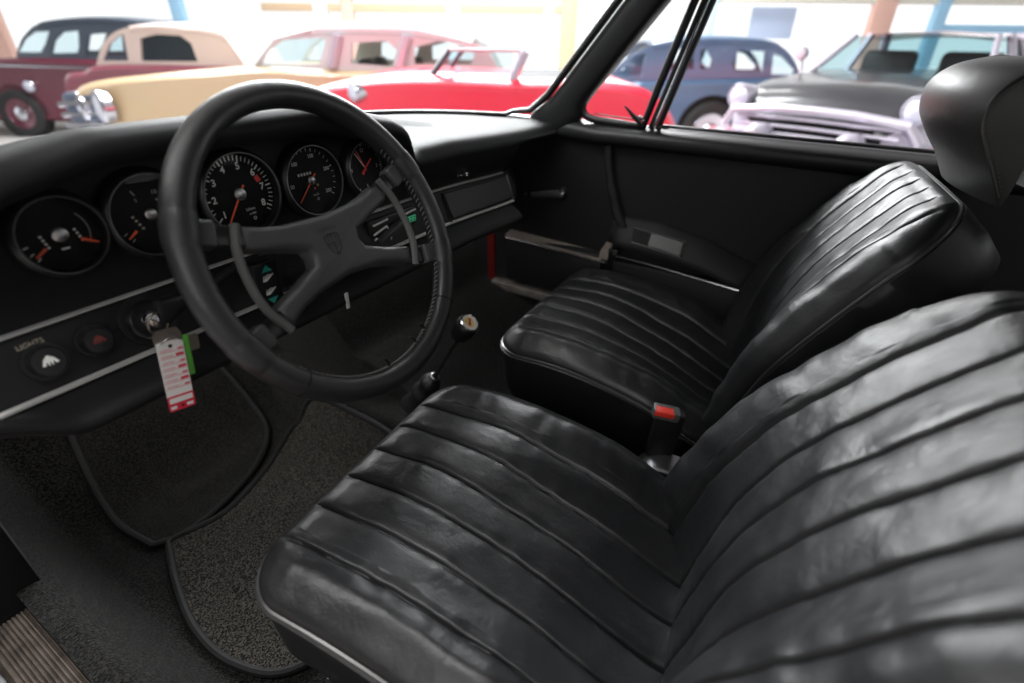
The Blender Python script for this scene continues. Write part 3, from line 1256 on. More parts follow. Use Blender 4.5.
mb = MB()
mb.prism(rrect(.0140, .0428, .003), to, T1, T2, TN, 0, .0012)
card = mb.build('paper_tag', CARDW, fob, smooth=False)
mb = MB()
oo = to + TN * .0015
flat_poly(mb, oo, T1, T2, rrect(.0143, .0105, .002)) if False else None
flat_poly(mb, oo + T2 * -.0365, T1, T2, rrect(.0146, .0100, .002))
for k in range(7):
    zz = .030 - k * .0078
    line2(mb, oo, T1, T2, (-.0135, zz), (.0135, zz), .0006)
    flat_poly(mb, oo, T1, T2, [(.004, zz + .001), (.0128, zz + .001), (.0128, zz + .0042), (.004, zz + .0042)] if k % 2 else
              [(.007, zz + .001), (.0128, zz + .001), (.0128, zz + .0030), (.007, zz + .0030)])
    line2(mb, oo, T1, T2, (-.012, zz + .0025), (.001, zz + .0025), .0007)
mb.build('tag_print', CARDR, card, smooth=False)
mb = MB()
ow = to + TN * .0019
flat_poly(mb, ow + T2 * -.0325, T1, T2, rrect(.0128, .0035, .0008))
flat_poly(mb, ow + T2 * -.0418 + T1 * -.0095, T1, T2, rrect(.0033, .002, .0006))
flat_poly(mb, ow + T2 * -.0418 + T1 * .0085, T1, T2, rrect(.0036, .002, .0006))
mb.build('tag_window', CARDW, card, smooth=False)
mb = MB()
flat_disc(mb, to + TN * .0018 + T2 * .0370, T1, T2, .0022, 16)
mb.build('tag_hole', MATTE, card, smooth=False)
mb = MB()
flat_disc(mb, ow + T2 * -.0415 + TN * .0004, T1, T2, .0016, 16)
mb.build('tag_hole', MATTE, card, smooth=False)
mb = MB()   # beige key bow behind the tag
mb.prism([(-.013, -.016), (.013, -.016), (.015, .004), (.011, .012), (-.011, .012), (-.015, .006)], to + T2 * .045 - TN * .002, T1, T2, TN, -.0012, .0012)
mb.build('spare_key', KEYSILVER, fob, smooth=False)
mb = MB()
mb.box(to + T1 * .0185 + T2 * .018 - TN * .004, (.008, .006, .052), .002, Matrix((T1, -TN, T2)).transposed().to_4x4())
mb.build('green_fob', KEYGREEN, fob)
mb = MB()
mb.prism(rrect(.008, .010, .003), to + T1 * .026 + T2 * .031 - TN * .007, T1, T2, TN, -.001, .001)
mb.build('spare_key', KEYSILVER, fob, smooth=False)
mb = MB()
mb.tube([tuple(to + T2 * .041 + TN * .003 + T1 * (-.010 + .022 * t) + T2 * (.006 - .022 * (t - .5) ** 2)) for t in np.linspace(0, 1, 12)] +
        [tuple(to + T2 * .055 + TN * .002)], .0007, 5)
mb.build('tag_wire', STEEL, fob)

# ---------------------------------------------------------------- passenger door
door = empty('passenger_door', (.69, -.3, .2), 'black trimmed passenger door with armrest, pockets and window crank', 'car door')
XD = .655
mb = MB()
P = []
for y in np.linspace(.40, -1.02, 60):
    P.append([(XD + .006 * 0, y, z) for z in np.linspace(.20, .80, 24)])
mb.grid(np.array(P))
mb.box((.70, -.31, .50), (.085, 1.42, .60), .004)
mb.build('door_panel', VINYL_D, door, angle=30)
mb = MB()
mb.box((.760, -.31, .49), (.03, 1.44, .66), .012)
mb.build('outer_skin', CARRED, door)
# padded rail under the window
mb = MB()
prof = catmull([(.662, .772), (.640, .776), (.622, .786), (.616, .800), (.620, .815), (.634, .824), (.66, .828), (.686, .829)], 6)
P = []
for y in np.linspace(.15, -1.02, 50):
    k = float(sm(y, .0, .15))
    P.append([(.662 + (x - .662) * (1 - .3 * k), y, z + .006 * k - .009 * (.0 - y) / 1.0 * (y < 0)) for x, z in prof])
mb.grid(np.array(P))
k0 = len(mb.v)
mb.f.append(tuple(range(len(prof))))
mb.m.append(0)
mb.build('padded_rail', RAILV, door)
mb = MB()
mb.tube([(.692, y, .832 - .009 * max(0, -y)) for y in np.linspace(-.15, -1.02, 30)], .0062, 8, sx=1.0, sy=1.4)
mb.build('window_seal', RUBBER, door)
mb = MB()
mb.grid(np.array([[(.668, y, .8295 - .009 * max(0, -y)), (.684, y, .8310 - .009 * max(0, -y))] for y in np.linspace(-.17, -1.02, 30)]))
mb.build('sill_trim', mat('sill_grey', (.22, .225, .23), .35, metal=.6), door)
# armrest with its upright pull
mb = MB()
path = catmull([(-.021, .795), (-.023, .745), (-.036, .69), (-.048, .655), (-.062, .615), (-.078, .580), (-.092, .560)], 8)
ring = []
for i, (y, z) in enumerate(path):
    t = i / (len(path) - 1)
    wd = .0110 + .006 * t ** 2
    dp = .022 + .012 * t
    ring.append([(XD, y + wd, z), (XD - dp * .8, y + wd, z), (XD - dp, y + wd * .6, z), (XD - dp, y - wd * .6, z), (XD - dp * .8, y - wd, z), (XD, y - wd, z)])
mb.grid(np.array(ring), closev=True)
mb.build('armrest_pull', VINYL, door, angle=50)
AY = [.05, .085, .20, .34, .425, .60, .80, 1.0]
AR = [.575, .580, .581, .553, .522, .470, .440, .43]
AB = [.524, .520, .514, .496, .472, .425, .39, .38]


def armface(y, k):      # k 0 = ridge against the panel, 1 = lower edge
    zr, zb = float(np.interp(-y, AY, AR)), float(np.interp(-y, AY, AB))
    xe = .602 + .026 * float(sm(-y, .43, .50))
    return (.642 + (xe - .642) * k, y, zr + (zb - zr) * k)


mb = MB()
ring = []
for y in np.linspace(-.056, -1.0, 60):
    e = 1 - .5 * (1 - float(sm(-y, .056, .085)))
    r_, m_, q_ = armface(y, 0), armface(y, .5), armface(y, 1)
    c = [(XD, r_[2] + .004), (.650, r_[2] + .004), (.642, r_[2]), (m_[0] - .002, m_[2] + .002), (q_[0], q_[2] + .006), (q_[0] - .003, q_[2] - .004), (q_[0] + .001, q_[2] - .014), (XD, q_[2] - .020)]
    ring.append([(XD + (x - XD) * e, y, z) for x, z in c])
mb.grid(np.array(ring))
mb.f.append(tuple(range(8)))
mb.m.append(0)
mb.build('armrest', VINYL, door, angle=50)
# release handle set in the sloping face of the armrest
fn_ = Vector((-.06, 0, .04)).normalized()


def on_arm(y, k, up=.0):
    return tuple(Vector(armface(y, k)) + fn_ * (up + .003))


mb = MB()
mb.tube([on_arm(-.128, .32, .002), on_arm(-.278, .30, .002), on_arm(-.280, .92, .002), on_arm(-.134, .88, .002)], .0028, 6, closed=True)
hp = mb.build('release_frame', mat('frame_grey', (.05, .05, .05), .35), door)
mb = MB()
mb.grid(np.array([[on_arm(y, k, .001) for k in (.36, .6, .86)] for y in np.linspace(-.182, -.273, 6)]))
mb.build('release_paddle', mat('paddle_grey', (.055, .055, .055), .45, bump=[('voronoi', 500, .4, .001)]), hp)
mb = MB()
mb.grid(np.array([[on_arm(y, k, .0005) for k in (.36, .6, .86)] for y in np.linspace(-.135, -.180, 4)]))
mb.build('release_recess', MATTE, hp)
# pockets
mb = MB()
mb.box((.637, .132, .385), (.036, .345, .155), .006)
mb.build('front_pocket', VINYL_D, door, angle=30)
mb = MB()
mb.add([(.618, .305, .467), (.654, .305, .474), (.618, -.040, .452), (.654, -.040, .459), (.618, .305, .461), (.618, -.040, .446)], [(0, 1, 3, 2), (0, 2, 5, 4)])
mb.add([(.617, -.034, .452), (.6175, -.034, .474), (.6175, -.052, .509), (.617, -.072, .509), (.617, -.060, .452)], [(0, 1, 2, 3, 4)])
mb.add([(.617, -.034, .452), (.6175, -.034, .474), (.6175, -.052, .509), (.654, -.052, .512), (.654, -.034, .478), (.654, -.034, .456)], [(0, 1, 4, 5), (1, 2, 3, 4)])
mb.build('pocket_trim', POCKET, door, smooth=False)
mb = MB()
mb.tube([(.6165, .305, .4575), (.6165, -.058, .4425)], .0016, 6)
mb.build('pocket_strip', CHROME, door)
mb = MB()
mb.box((.639, -.50, .37), (.034, .85, .17), .010)
mb.build('rear_pocket', VINYL_D, door, angle=30)
mb = MB()
mb.tube([(.618, -.074, .471), (.618, -.20, .466), (.618, -.44, .446), (.618, -.80, .415)], .0026, 8)
mb.build('pocket_strip', CHROME, door)
mb = MB()
mb.box((.622, -.076, .478), (.016, .030, .026), .004)
mb.build('pocket_catch', PLASTIC, door)
# window crank
mb = MB()
mb.lathe([(.021, -.012), (.020, .004), (.016, .010), (.0005, .011)], (XD, .122, .622), (-1, 0, 0), 24)
CRK = mat('crank_grey', (.045, .046, .05), .35)
cr = mb.build('window_crank', PLASTIC, door)
mb = MB()
mb.lathe([(.0125, .010), (.012, .014), (.0075, .0155), (.0005, .0155)], (XD, .122, .622), (-1, 0, 0), 24)
mb.build('crank_cap', CHROME, cr)
mb = MB()
mb.tube([(XD - .012, .122, .620), (XD - .016, .16, .6165), (XD - .020, .205, .609), (XD - .021, .226, .606)], [.013, .012, .009, .008], 12, sx=.5, sy=1.0, up=(1, 0, 0))
mb.build('crank_arm', CRK, cr)
mb = MB()
mb.lathe([(.008, 0), (.0095, .008), (.0095, .026), (.006, .031), (.0005, .031)], (XD - .016, .228, .606), (-1, 0, 0), 18)
mb.build('crank_knob', PLASTIC, cr)
# quarter window: frame, pane, catch and the bar that divides it from the door glass
XW = .652
q = [(.068, .905), (.072, .868), (.060, .846), (.030, .8375), (-.04, .834), (-.108, .832), (-.135, .93), (-.192, 1.113), (-.226, 1.22), (-.165, 1.22),
     (-.098, 1.114), (-.02, 1.00)]
fr = catmull(q[:4], 5).tolist() + [list(p) for p in q[4:]]
mb = MB()
mb.tube([(XW, y, z) for y, z in fr], .0085, 10, closed=True, sx=1.2)
qw = mb.build('quarter_window_frame', RUBBER, door)
mb = MB()
mb.tube([(XW - .010, y * 1.0 - .012 + .0, z + .0075) for y, z in [(.045, .848), (-.10, .840)]], .0016, 6)
mb.tube([(XW - .009, y + .004, z) for y, z in [(.070, .90), (-.02, 1.002), (-.10, 1.116), (-.163, 1.21)]], .0016, 6)
mb.build('frame_bead', CHROME, qw)
mb = MB()
mb.add([(XW + .002, y, z) for y, z in fr], [tuple(range(len(fr)))])
mb.build('quarter_pane', GLASS, qw, smooth=False)
mb = MB()
for dy, r_ in ((-.002, .0085), (-.020, .0075)):
    mb.tube([(XW, -.128 + dy, .828), (XW, -.214 + dy, 1.113), (XW, -.246 + dy, 1.22)], r_, 10, sx=1.3)
dv = mb.build('divider_bar', RUBBER, door)
mb = MB()
mb.tube([(XW - .009, -.139, .832), (XW - .009, -.224, 1.113), (XW - .009, -.256, 1.22)], .0024, 6)
mb.build('divider_bead', CHROME, dv)
mb = MB()
mb.lathe([(.0075, -.004), (.0075, .006), (.004, .009), (.0005, .009)], (XW - .008, -.098, .852), (-1, 0, 0), 16)
ct_ = mb.build('catch_pivot', CHROME, door)
mb = MB()
mb.tube([(XW - .018, -.112, .834), (XW - .020, -.088, .855), (XW - .020, -.058, .880)], [.007, .010, .004], 8, sx=.6)
mb.build('catch_lever', PLASTIC, ct_)
mb = MB()
mb.lathe([(.005, 0), (.005, .010), (.0005, .011)], (XW - .006, -.158, .834), (-1, 0, 0), 12)
mb.tube([(XW - .012, -.150, .836), (XW - .012, -.172, .834)], .003, 6)
mb.build('seal_clip', RUBBER, door)
mb = MB()
mb.tube([(XW, -.165, 1.22), (XW - .01, -.226, 1.225), (XW - .02, -.6, 1.235), (XW - .02, -1.0, 1.20)], .012, 10)
mb.build('upper_frame', RUBBER, door)

# ---------------------------------------------------------------- windscreen surround and roof
ws = empty('windscreen_frame', (0, .15, .85), 'black trimmed windscreen frame with slanting pillar beside the quarter window', 'windscreen frame')
for sx, nm in ((1, 'pillar_trim'), (-1, 'pillar_trim')):
    mb = MB()
    ring = []
    for t in np.linspace(-.24 if sx > 0 else -.70, 1.15, 34):
        cy, cz, cx_ = .128 - .222 * t + (.10 if sx < 0 else 0), .862 + .252 * t, (.640 - .028 * t + (.06 if sx < 0 else 0)) * sx
        # section across the pillar (in the y direction) with a rounded inner face
        fl = 1 + .5 * math.exp(-((t + .10) / .12) ** 2)
        sec = [(.052, .030), (.056, .010), (.048, -.010), (.022, -.020), (-.012, -.021), (-.036, -.014), (-.046, .004), (-.044, .030)]
        ring.append([(cx_ + q * sx, cy + p * fl, cz + .10 * p) for p, q in catmull(sec, 3)])
    mb.grid(np.array(ring))
    mb.build(nm, RAILV, ws, angle=60)
    mb = MB()
    ox, oy = (.055, .09) if sx < 0 else (0, 0)
    pth = [(sx * (.634 - .028 * t + ox), .196 - .222 * t + oy, .868 + .252 * t) for t in np.linspace(.02, 1.12, 14)]
    pth = [(sx * x, base_y(x), base_z(x) + .004) for x in np.linspace(0, .56, 16)] + [(sx * .600, .268, .849), (sx * .622, .225, .853)] + pth[1:]
    mb.tube(pth, [.0055] * 16 + [.007, .009] + [.0105] * (len(pth) - 18), 8, sx=1, sy=1.2)
    mb.build('windscreen_seal', RUBBER, ws)
    mb = MB()
    mb.tube([(sx * (.620 - .028 * t + ox), .176 - .222 * t + oy, .862 + .252 * t) for t in np.linspace(.06, 1.1, 10)], .0016, 6)
    mb.build('seal_bead', mat('bead_grey', (.35, .35, .36), .3, metal=1), ws)
mb = MB()
mb.tube([(x, -.145 + .05 * (1 - (x / .64) ** 2) + .12 * max(0, -x / .67) ** 2, 1.157 + .02 * (1 - (x / .64) ** 2)) for x in np.linspace(-.668, .612, 25)], .024, 12)
mb.build('header_rail', VINYL, ws)
mb = MB()
P = []
for x in np.linspace(-.612, .612, 25):
    k = 1 - (x / .62) ** 2
    yb, zb = base_y(x), base_z(x)
    yt, zt = -.125 + .05 * k, 1.165 + .02 * k
    P.append([(x, yb + (yt - yb) * t, zb + (zt - zb) * t + .012 * math.sin(math.pi * t)) for t in np.linspace(0, 1, 10)])
mb.grid(np.array(P))
mb.build('windscreen_glass', GLASS, ws)
mb = MB()
P = []
for x in np.linspace(-.60, .60, 21):
    k = 1 - (x / .62) ** 2
    P.append([(x, y, 1.185 + .035 * k + .02 * math.sin(math.pi * t)) for t, y in [(t, -.13 - 1.0 * t) for t in np.linspace(0, 1, 12)]])
mb.grid(np.array(P))
P2 = np.array(P)
P2[:, :, 2] += .035
mb.grid(P2, flip=True)
roof = structure(mb.build('ceiling', mat('headliner', (.035, .035, .036), .8), None, (0, -.6, 1.2)))

# ---------------------------------------------------------------- floor: carpet shell, mats, sills
def carpet_z(x, y):
    tun = .105 * float(1 - sm(abs(x), .085, .155))
    if x < 0:
        z = .10 + .55 * max(0, y - .52) * float(sm(y, .5, .75)) + float(sm(y, .72, 1.0)) * .25
        z += .16 * float(sm(-x, .645, .755))
    else:
        z = .115 + .16 * float(sm(y, -.05, .40)) + .10 * float(sm(y, .40, .5)) + float(sm(y, .48, .66)) * .3
    return max(z, .10 + tun) + .0035 * nz(x * 9, y * 9)


mb = MB()
P = [[(x, y, carpet_z(x, y)) for y in np.linspace(-1.2, 1.1, 150)] for x in np.linspace(-.775, .70, 130)]
mb.grid(np.array(P))
carpet = mb.build('carpet', CARPET, None, (0, -.1, .1), angle=80)
tag(carpet, 'black carpet covering the footwells and centre tunnel', 'carpet', kind='structure')
carpet.name = 'floor'


def floor_mat(outline, label, pile):
    c = catmull(outline + [outline[0]], 6)[:-1]
    xs_, ys_ = c[:, 0], c[:, 1]
    cx_, cy_ = xs_.mean(), ys_.mean()
    root = empty('floor_mat', (cx_, cy_, .10), label, 'floor mat', 'driver floor mats')
    P = []
    for k in np.linspace(0, 1, 26):
        P.append([(cx_ + (a - cx_) * k, cy_ + (b - cy_) * k,
                   carpet_z(cx_ + (a - cx_) * k, cy_ + (b - cy_) * k) + .010 + .004 * nz(a * 7 * k, b * 7 * k)) for a, b in c])
    mb_ = MB()
    mb_.grid(np.array(P), closev=True)
    mb_.build('mat_pile', pile, root, angle=80)
    mb_ = MB()
    mb_.tube([(p[0], p[1], p[2] - .001) for p in P[-1]], .0075, 8, closed=True)
    mb_.build('bound_edge', MATTE, root)
    return root


floor_mat([(-.554, .414), (-.600, .30), (-.632, .18), (-.630, .07), (-.585, -.02), (-.45, -.06), (-.25, -.06), (-.12, .0), (-.11, .16), (-.105, .31), (-.11, .47), (-.16, .50),
           (-.24, .46), (-.31, .425), (-.44, .385)], 'charcoal carpet mat lying in front of the driver seat, edge bound in black', MATC)
floor_mat([(-.575, .435), (-.585, .56), (-.56, .70), (-.50, .86), (-.42, .96), (-.28, .94), (-.20, .80), (-.19, .62), (-.235, .52), (-.32, .455), (-.43, .415), (-.52, .405)],
          'dark carpet mat further forward under the pedals space, behind the charcoal mat', MATD)

sill = empty('sill_plate', (-.81, -.3, .24), 'worn ribbed aluminium tread plate on the driver side door sill', 'sill plate')
mb = MB()
prof = [(-.772, .236), (-.772, .252)]
for k in range(9):
    x = -.775 - k * .0056
    prof += [(x, .252), (x - .0014, .2545), (x - .0032, .2545), (x - .0046, .252)]
prof += [(-.830, .252), (-.836, .246), (-.836, .22)]
mb.grid(np.array([[(x, y, z) for x, z in prof] for y in (.325, .2, 0, -.3, -.9)]))
mb.f.append(tuple(range(len(prof))))
mb.m.append(0)
mb.build('tread_plate', SILL, sill, angle=25)
mb = MB()
mb.box((-.762, .3, .250), (.010, .02, .006), .001)
mb.build('plate_tab', SILL, sill)
mb = MB()
mb.box((-1.0, -.28, .06), (.34, 1.6, .30), .02)
mb.build('painted_sill', CARRED, sill)
mb = MB()
mb.tube([(-.842, .4, .237), (-.842, -.9, .237)], .010, 8)
mb.build('door_rubber', RUBBER, sill)

mb = MB()
mb.box((.655, -.28, .268), (.060, 1.30, .03), .003)
rs = mb.build('sill_strip', mat('sill_alu_right', (.32, .29, .26), .5, metal=.8, var=(40, .3)), None, (.665, -.3, .26))
tag(rs, 'aluminium strip along the passenger door sill at the edge of the carpet', 'sill strip')
mb = MB()
mb.box((.674, .385, .47), (.05, .030, .70), .004)
structure(mb.build('trim_1', CARRED, None, (.67, .385, .2)))
mb = MB()
mb.box((-.80, .66, .40), (.12, .60, .62), .01)
mb.box((-.95, .70, .30), (.3, .50, .9), .02)
structure(mb.build('trim_2', MATTE, None, (-.735, .62, .2)))
mb = MB()
mb.box((.70, .70, .33), (.03, .60, .76), .006)
structure(mb.build('trim_3', MATTE, None, (.70, .7, .2)))
mb = MB()
mb.box((0, 1.05, .33), (1.5, .03, .76), .006)
structure(mb.build('wall_front', MATTE, None, (0, 1.05, .2)))
mb = MB()
mb.box((0, -1.22, .42), (1.44, .03, .86), .006)
structure(mb.build('wall_rear', CARPET, None, (0, -1.22, .2)))
mb = MB()
mb.box((.72, -1.13, .52), (.06, .20, .66), .006)
structure(mb.build('wall_right', VINYL_D, None, (.72, -1.1, .2)))

# ---------------------------------------------------------------- gear lever, buckle, bracket
gl = empty('gear_lever', (0, .192, .205), 'gear lever with black knob on the carpeted tunnel beside the steering wheel', 'gear lever')
mb = MB()
ax = (Vector((0, .022, .486)) - Vector((0, .192, .205))).normalized()
b0 = Vector((0, .192, .205))
mb.lathe([(.040, -.015), (.037, 0), (.030, .018), (.028, .04), (.033, .052), (.032, .062), (.024, .072), (.023, .086), (.027, .096), (.024, .110), (.014, .120), (.010, .126)], b0, ax, 28)
mb.build('boot', RUBBER, gl)
mb = MB()
mb.lathe([(.0110, .122), (.0125, .127), (.0110, .132), (.008, .134)], b0, ax, 18)
mb.build('boot_ring', STEEL, gl)
mb = MB()
mb.tube([tuple(b0 + ax * .12), tuple(b0 + ax * .305)], .0046, 10)
mb.build('shaft', mat('shaft_black', (.03, .03, .03), .3, metal=.5), gl)
kx = Vector((-.10, -.62, .78)).normalized()
kc = Vector((0, .022, .486))
mb = MB()
mb.lathe([(.0005, -.034), (.014, -.033), (.018, -.026), (.0205, -.008), (.0205, .006), (.018, .013), (.0165, .014)], kc, kx, 32)
mb.v = [tuple(kc + (Vector(p) - kc) * 1.25) for p in mb.v]
kn = mb.build('knob', PLASTIC, gl)
mb = MB()
mb.lathe([(.0215, .0165), (.0215, .0195), (.0190, .0210), (.0180, .0190)], kc, kx, 32)
mb.build('knob_ring', CHROME, kn)
ka = kx.cross(Vector((0, 0, 1))).normalized()
kb = ka.cross(kx)
if kb.z < 0:
    kb = -kb
mb = MB()
flat_disc(mb, kc + kx * .0190, ka, kb, .0185, 28)
bd = mb.build('badge', mat('badge_silver', (.55, .53, .50), .4), kn, smooth=False)
sg = -1 if ka.dot(Vector((1, 0, 0))) < 0 else 1
SH = [(0, -.0105), (.0058, -.006), (.0078, 0), (.0078, .0085), (.003, .0098), (0, .0092), (-.003, .0098), (-.0078, .0085), (-.0078, 0), (-.0058, -.006)]
for nm, m_, polyg, dd in (('badge_shield', mat('badge_gold', (.62, .42, .14), .4), [(a * 1.3, b * 1.3) for a, b in SH], .0194),
                          ('badge_quarter', mat('badge_red', (.35, .04, .03), .4), [(.0008, .0085), (.0070, .0080), (.0070, .0020), (.0008, .0020)], .0198),
                          ('badge_quarter', mat('badge_red', (.35, .04, .03), .4), [(-.0066, .0), (-.0066, -.003), (-.0052, -.006), (-.0008, -.009), (-.0008, 0)], .0198),
                          ('badge_quarter', mat('badge_black', (.02, .02, .02), .4), [(-.0066, .0080), (-.0055, .0080), (-.0055, .0020), (-.0066, .0020)], .0198),
                          ('badge_quarter', mat('badge_black', (.02, .02, .02), .4), [(-.0020, .0030), (.0020, .0030), (.0020, -.003), (0, -.0045), (-.0020, -.003)], .0200)):
    mb = MB()
    flat_poly(mb, kc + kx * dd, ka * sg, kb, polyg)
    mb.build(nm, m_, bd, smooth=False)

bk = empty('seat_belt_buckle', (.03, -.435, .30), 'black seat belt buckle with red button standing between the two seats', 'seat belt buckle')
BM = Matrix.Rotation(math.radians(20), 4, 'Z') @ Matrix.Rotation(math.radians(6), 4, 'X')
mb = MB()
mb.box((.036, -.43, .362), (.030, .052, .115), .006, BM)
mb.build('buckle_body', PLASTIC, bk)
mb = MB()
mb.box((.028, -.426, .417), (.028, .050, .020), .003, BM)
mb.build('buckle_rim', mat('rim_grey', (.07, .07, .07), .4), bk)
mb = MB()
mb.box((.022, -.424, .4215), (.022, .038, .012), .003, BM)
mb.build('release_button', BUTTON, bk)
mb = MB()
mb.box((.054, -.435, .27), (.008, .045, .15), .002, BM)
mb.build('strap', MATTE, bk)

mb = MB()
path = [(.012, -.385, .275), (.010, -.405, .302), (.010, -.43, .314), (.012, -.47, .316), (.014, -.53, .308)]
c = catmull(path, 6)
P = []
for i, (x, y, z) in enumerate(c):
    P.append([(x - .030, y, z - .075), (x - .030, y, z - .004), (x - .026, y, z), (x + .022, y, z + .003), (x + .027, y, z - .002), (x + .027, y, z - .075)])
mb.grid(np.array(P))
mb.f.append((0, 1, 2, 3, 4, 5))
mb.m.append(0)
br = mb.build('metal_bracket', mat('bracket_grey', (.20, .20, .21), .32, metal=.85), None, (.02, -.45, .26), angle=30)
tag(br, 'curved grey metal bracket on the tunnel below the red belt buckle', 'bracket')

mb = MB()
mb.box((.628, -.385, .322), (.03, .070, .010), .002)
an = mb.build('belt_anchor', mat('anchor_grey', (.28, .27, .25), .4, metal=.9), None, (.628, -.385, .315))
tag(an, 'small pale metal belt anchor on the passenger sill beside the seat cushion', 'belt anchor')
an2 = MB()
an2.box((.628, -.395, .336), (.012, .024, .022), .002)
an2.build('anchor_lug', mat('lug_cream', (.45, .43, .38), .5), an)
# ---------------------------------------------------------------- the glazed garage hall and the cars parked in it
GO = Vector((-.79, -.57, 0))
GA = math.radians(59)
GR = Vector((math.cos(GA), -math.sin(GA), 0))     # along the row of cars
GH = Vector((math.sin(GA), math.cos(GA), 0))      # towards the glazed wall
GROUND = -.42


EYE = 1.034


def gp(s, z, hh):
    p = GO + GR * s + GH * hh
    return (p.x, p.y, z)


CREAMWALL = mat('wall_cream', (.80, .76, .68), .8)
BLUEP = mat('post_blue', (.35, .62, .85), .5)  # blue and salmon post colours paled to imitate bloom from the daylight
PALEB = mat('post_pale_blue', (.62, .80, .90), .5)
SALMON = mat('post_salmon', (.80, .50, .42), .6)
TANB = mat('beam_tan', (.60, .45, .30), .6)
CONC = mat('concrete_floor', (.55, .54, .53), .45, var=(3, .12))
mb = MB()
mb.grid(np.array([[gp(s, GROUND, hh) for hh in (-8, 0, 7, 15)] for s in (-18, -6, 6, 18)]))
structure(mb.build('floor', CONC, None, (0, 0, GROUND)))


def post(s, w, hh, m_, label, z0=GROUND, z1=3.4, dep=.18):
    mb_ = MB()
    M = Matrix((GR, GH, Vector((0, 0, 1)))).transposed().to_4x4()
    mb_.box(gp(s, (z0 + z1) / 2, hh), (w, dep, z1 - z0), .02, M)
    o_ = mb_.build('wall_post', m_, None, gp(s, z0, hh))
    tag(o_, label, 'post', 'posts of the glazed hall wall')


HW_ = 12.0
KW = 1.2      # spacing of the posts
post(-6.66, 0.24, HW_, BLUEP, 'light blue post of the glazed wall behind the cream soft top car')
post(-10.50, 0.50, HW_, SALMON, 'wide salmon post of the glazed wall behind the maroon saloon')
post(-3.84, 0.26, HW_, PALEB, 'pale blue post of the glazed wall above the tan car windscreen')
post(-3.31, 0.24, HW_, SALMON, 'thin salmon post next to the pale blue post above the tan car')
post(-1.22, 0.24, HW_, PALEB, 'pale blue post of the glazed wall above the rear of the tan car')
post(1.06, 0.31, HW_, TANB, 'tan column of the glazed wall seen beside the windscreen pillar')
post(0.66, 0.17, HW_, PALEB, 'slim pale blue post touching the tan column of the glazed wall')
post(3.84, 0.22, HW_, PALEB, 'pale blue post of the glazed wall above the blue car')
post(7.22, 0.43, HW_, SALMON, 'salmon column of the glazed wall above the black and pink car')
post(8.35, 0.24, HW_, BLUEP, 'light blue post of the glazed wall above the headrest')
post(10.44, 0.24, HW_, BLUEP, 'light blue post of the glazed wall beyond the blue beam behind the headrest')
M_ = Matrix((GR, GH, Vector((0, 0, 1)))).transposed().to_4x4()
for nm, s0, s1, z, t_, m_ in (('trim_4', -5.0, 1.2, 1.51, .14, TANB), ('trim_5', 8.3, 12, 1.26, .14, BLUEP), ('trim_6', -12, 12, GROUND + .35, .7, CREAMWALL),
                              ('trim_7', 1.2, 12, 1.74, .18, CREAMWALL)):
    mb = MB()
    mb.box(gp((s0 + s1) / 2, z, HW_ + .02), (s1 - s0, .14, t_), .01, M_)
    structure(mb.build(nm, m_, None, gp((s0 + s1) / 2, z, HW_)))
mb = MB()
mb.box(gp(5.22, 1.33, HW_ + .3), (.9, .04, .55), .01, M_)
structure(mb.build('window_1', mat('pale_blue_pane', (.55, .66, .88), .5), None, gp(5.22, 1.1, HW_ + .3)))

TYRE = mat('tyre', (.015, .015, .016), .8)
CARGLASS = glass_mat('car_glass', (.82, .90, .92), .05)
CHR_B = mat('car_chrome', (.62, .62, .68), .22, metal=1)
SEATDK = mat('seat_dark', (.03, .025, .025), .7)


def paint(name, c):
    return mat(name, c, .32, coat=.6)


def side_wall(mb_, outer, holes, hh, thick):
    bm = bmesh.new()
    for poly in [outer] + holes:
        vs_ = [bm.verts.new(gp(a, b, hh)) for a, b in poly]
        for i in range(len(vs_)):
            bm.edges.new((vs_[i], vs_[(i + 1) % len(vs_)]))
    bmesh.ops.triangle_fill(bm, edges=bm.edges[:], use_beauty=True, use_dissolve=False)
    ext = bmesh.ops.extrude_face_region(bm, geom=bm.faces[:])
    for v in [g for g in ext['geom'] if isinstance(g, bmesh.types.BMVert)]:
        v.co += GH * thick
    bm.verts.index_update()
    mb_.add([v.co[:] for v in bm.verts], [[v.index for v in f.verts] for f in bm.faces])
    bm.free()


def slab(poly, levels, mb_):
    """outline poly (s,z) swept across the width with inset levels (h, inset)"""
    N = len(poly)
    A = sum(poly[i][0] * poly[(i + 1) % N][1] - poly[(i + 1) % N][0] * poly[i][1] for i in range(N))
    sg_ = 1 if A > 0 else -1
    rings = []
    for hh, ins in levels:
        ring_ = []
        for i in range(N):
            p0, p1, p2 = [Vector(poly[j % N]) for j in (i - 1, i, i + 1)]
            d1, d2 = (p1 - p0).normalized(), (p2 - p1).normalized()
            n1, n2 = Vector((-d1.y, d1.x)) * sg_, Vector((-d2.y, d2.x)) * sg_
            nn = (n1 + n2)
            nn = nn.normalized() if nn.length > 1e-6 else n1
            q_ = p1 + nn * ins / max(.5, nn.dot(n1))
            ring_.append(gp(q_.x, q_.y, hh))
        rings.append(ring_)
    k0_ = len(mb_.v)
    mb_.grid(np.array(rings), closev=True)
    mb_.f += [tuple(k0_ + i for i in range(N)), tuple(k0_ + (len(levels) - 1) * N + i for i in range(N))]
    mb_.m += [0, 0]


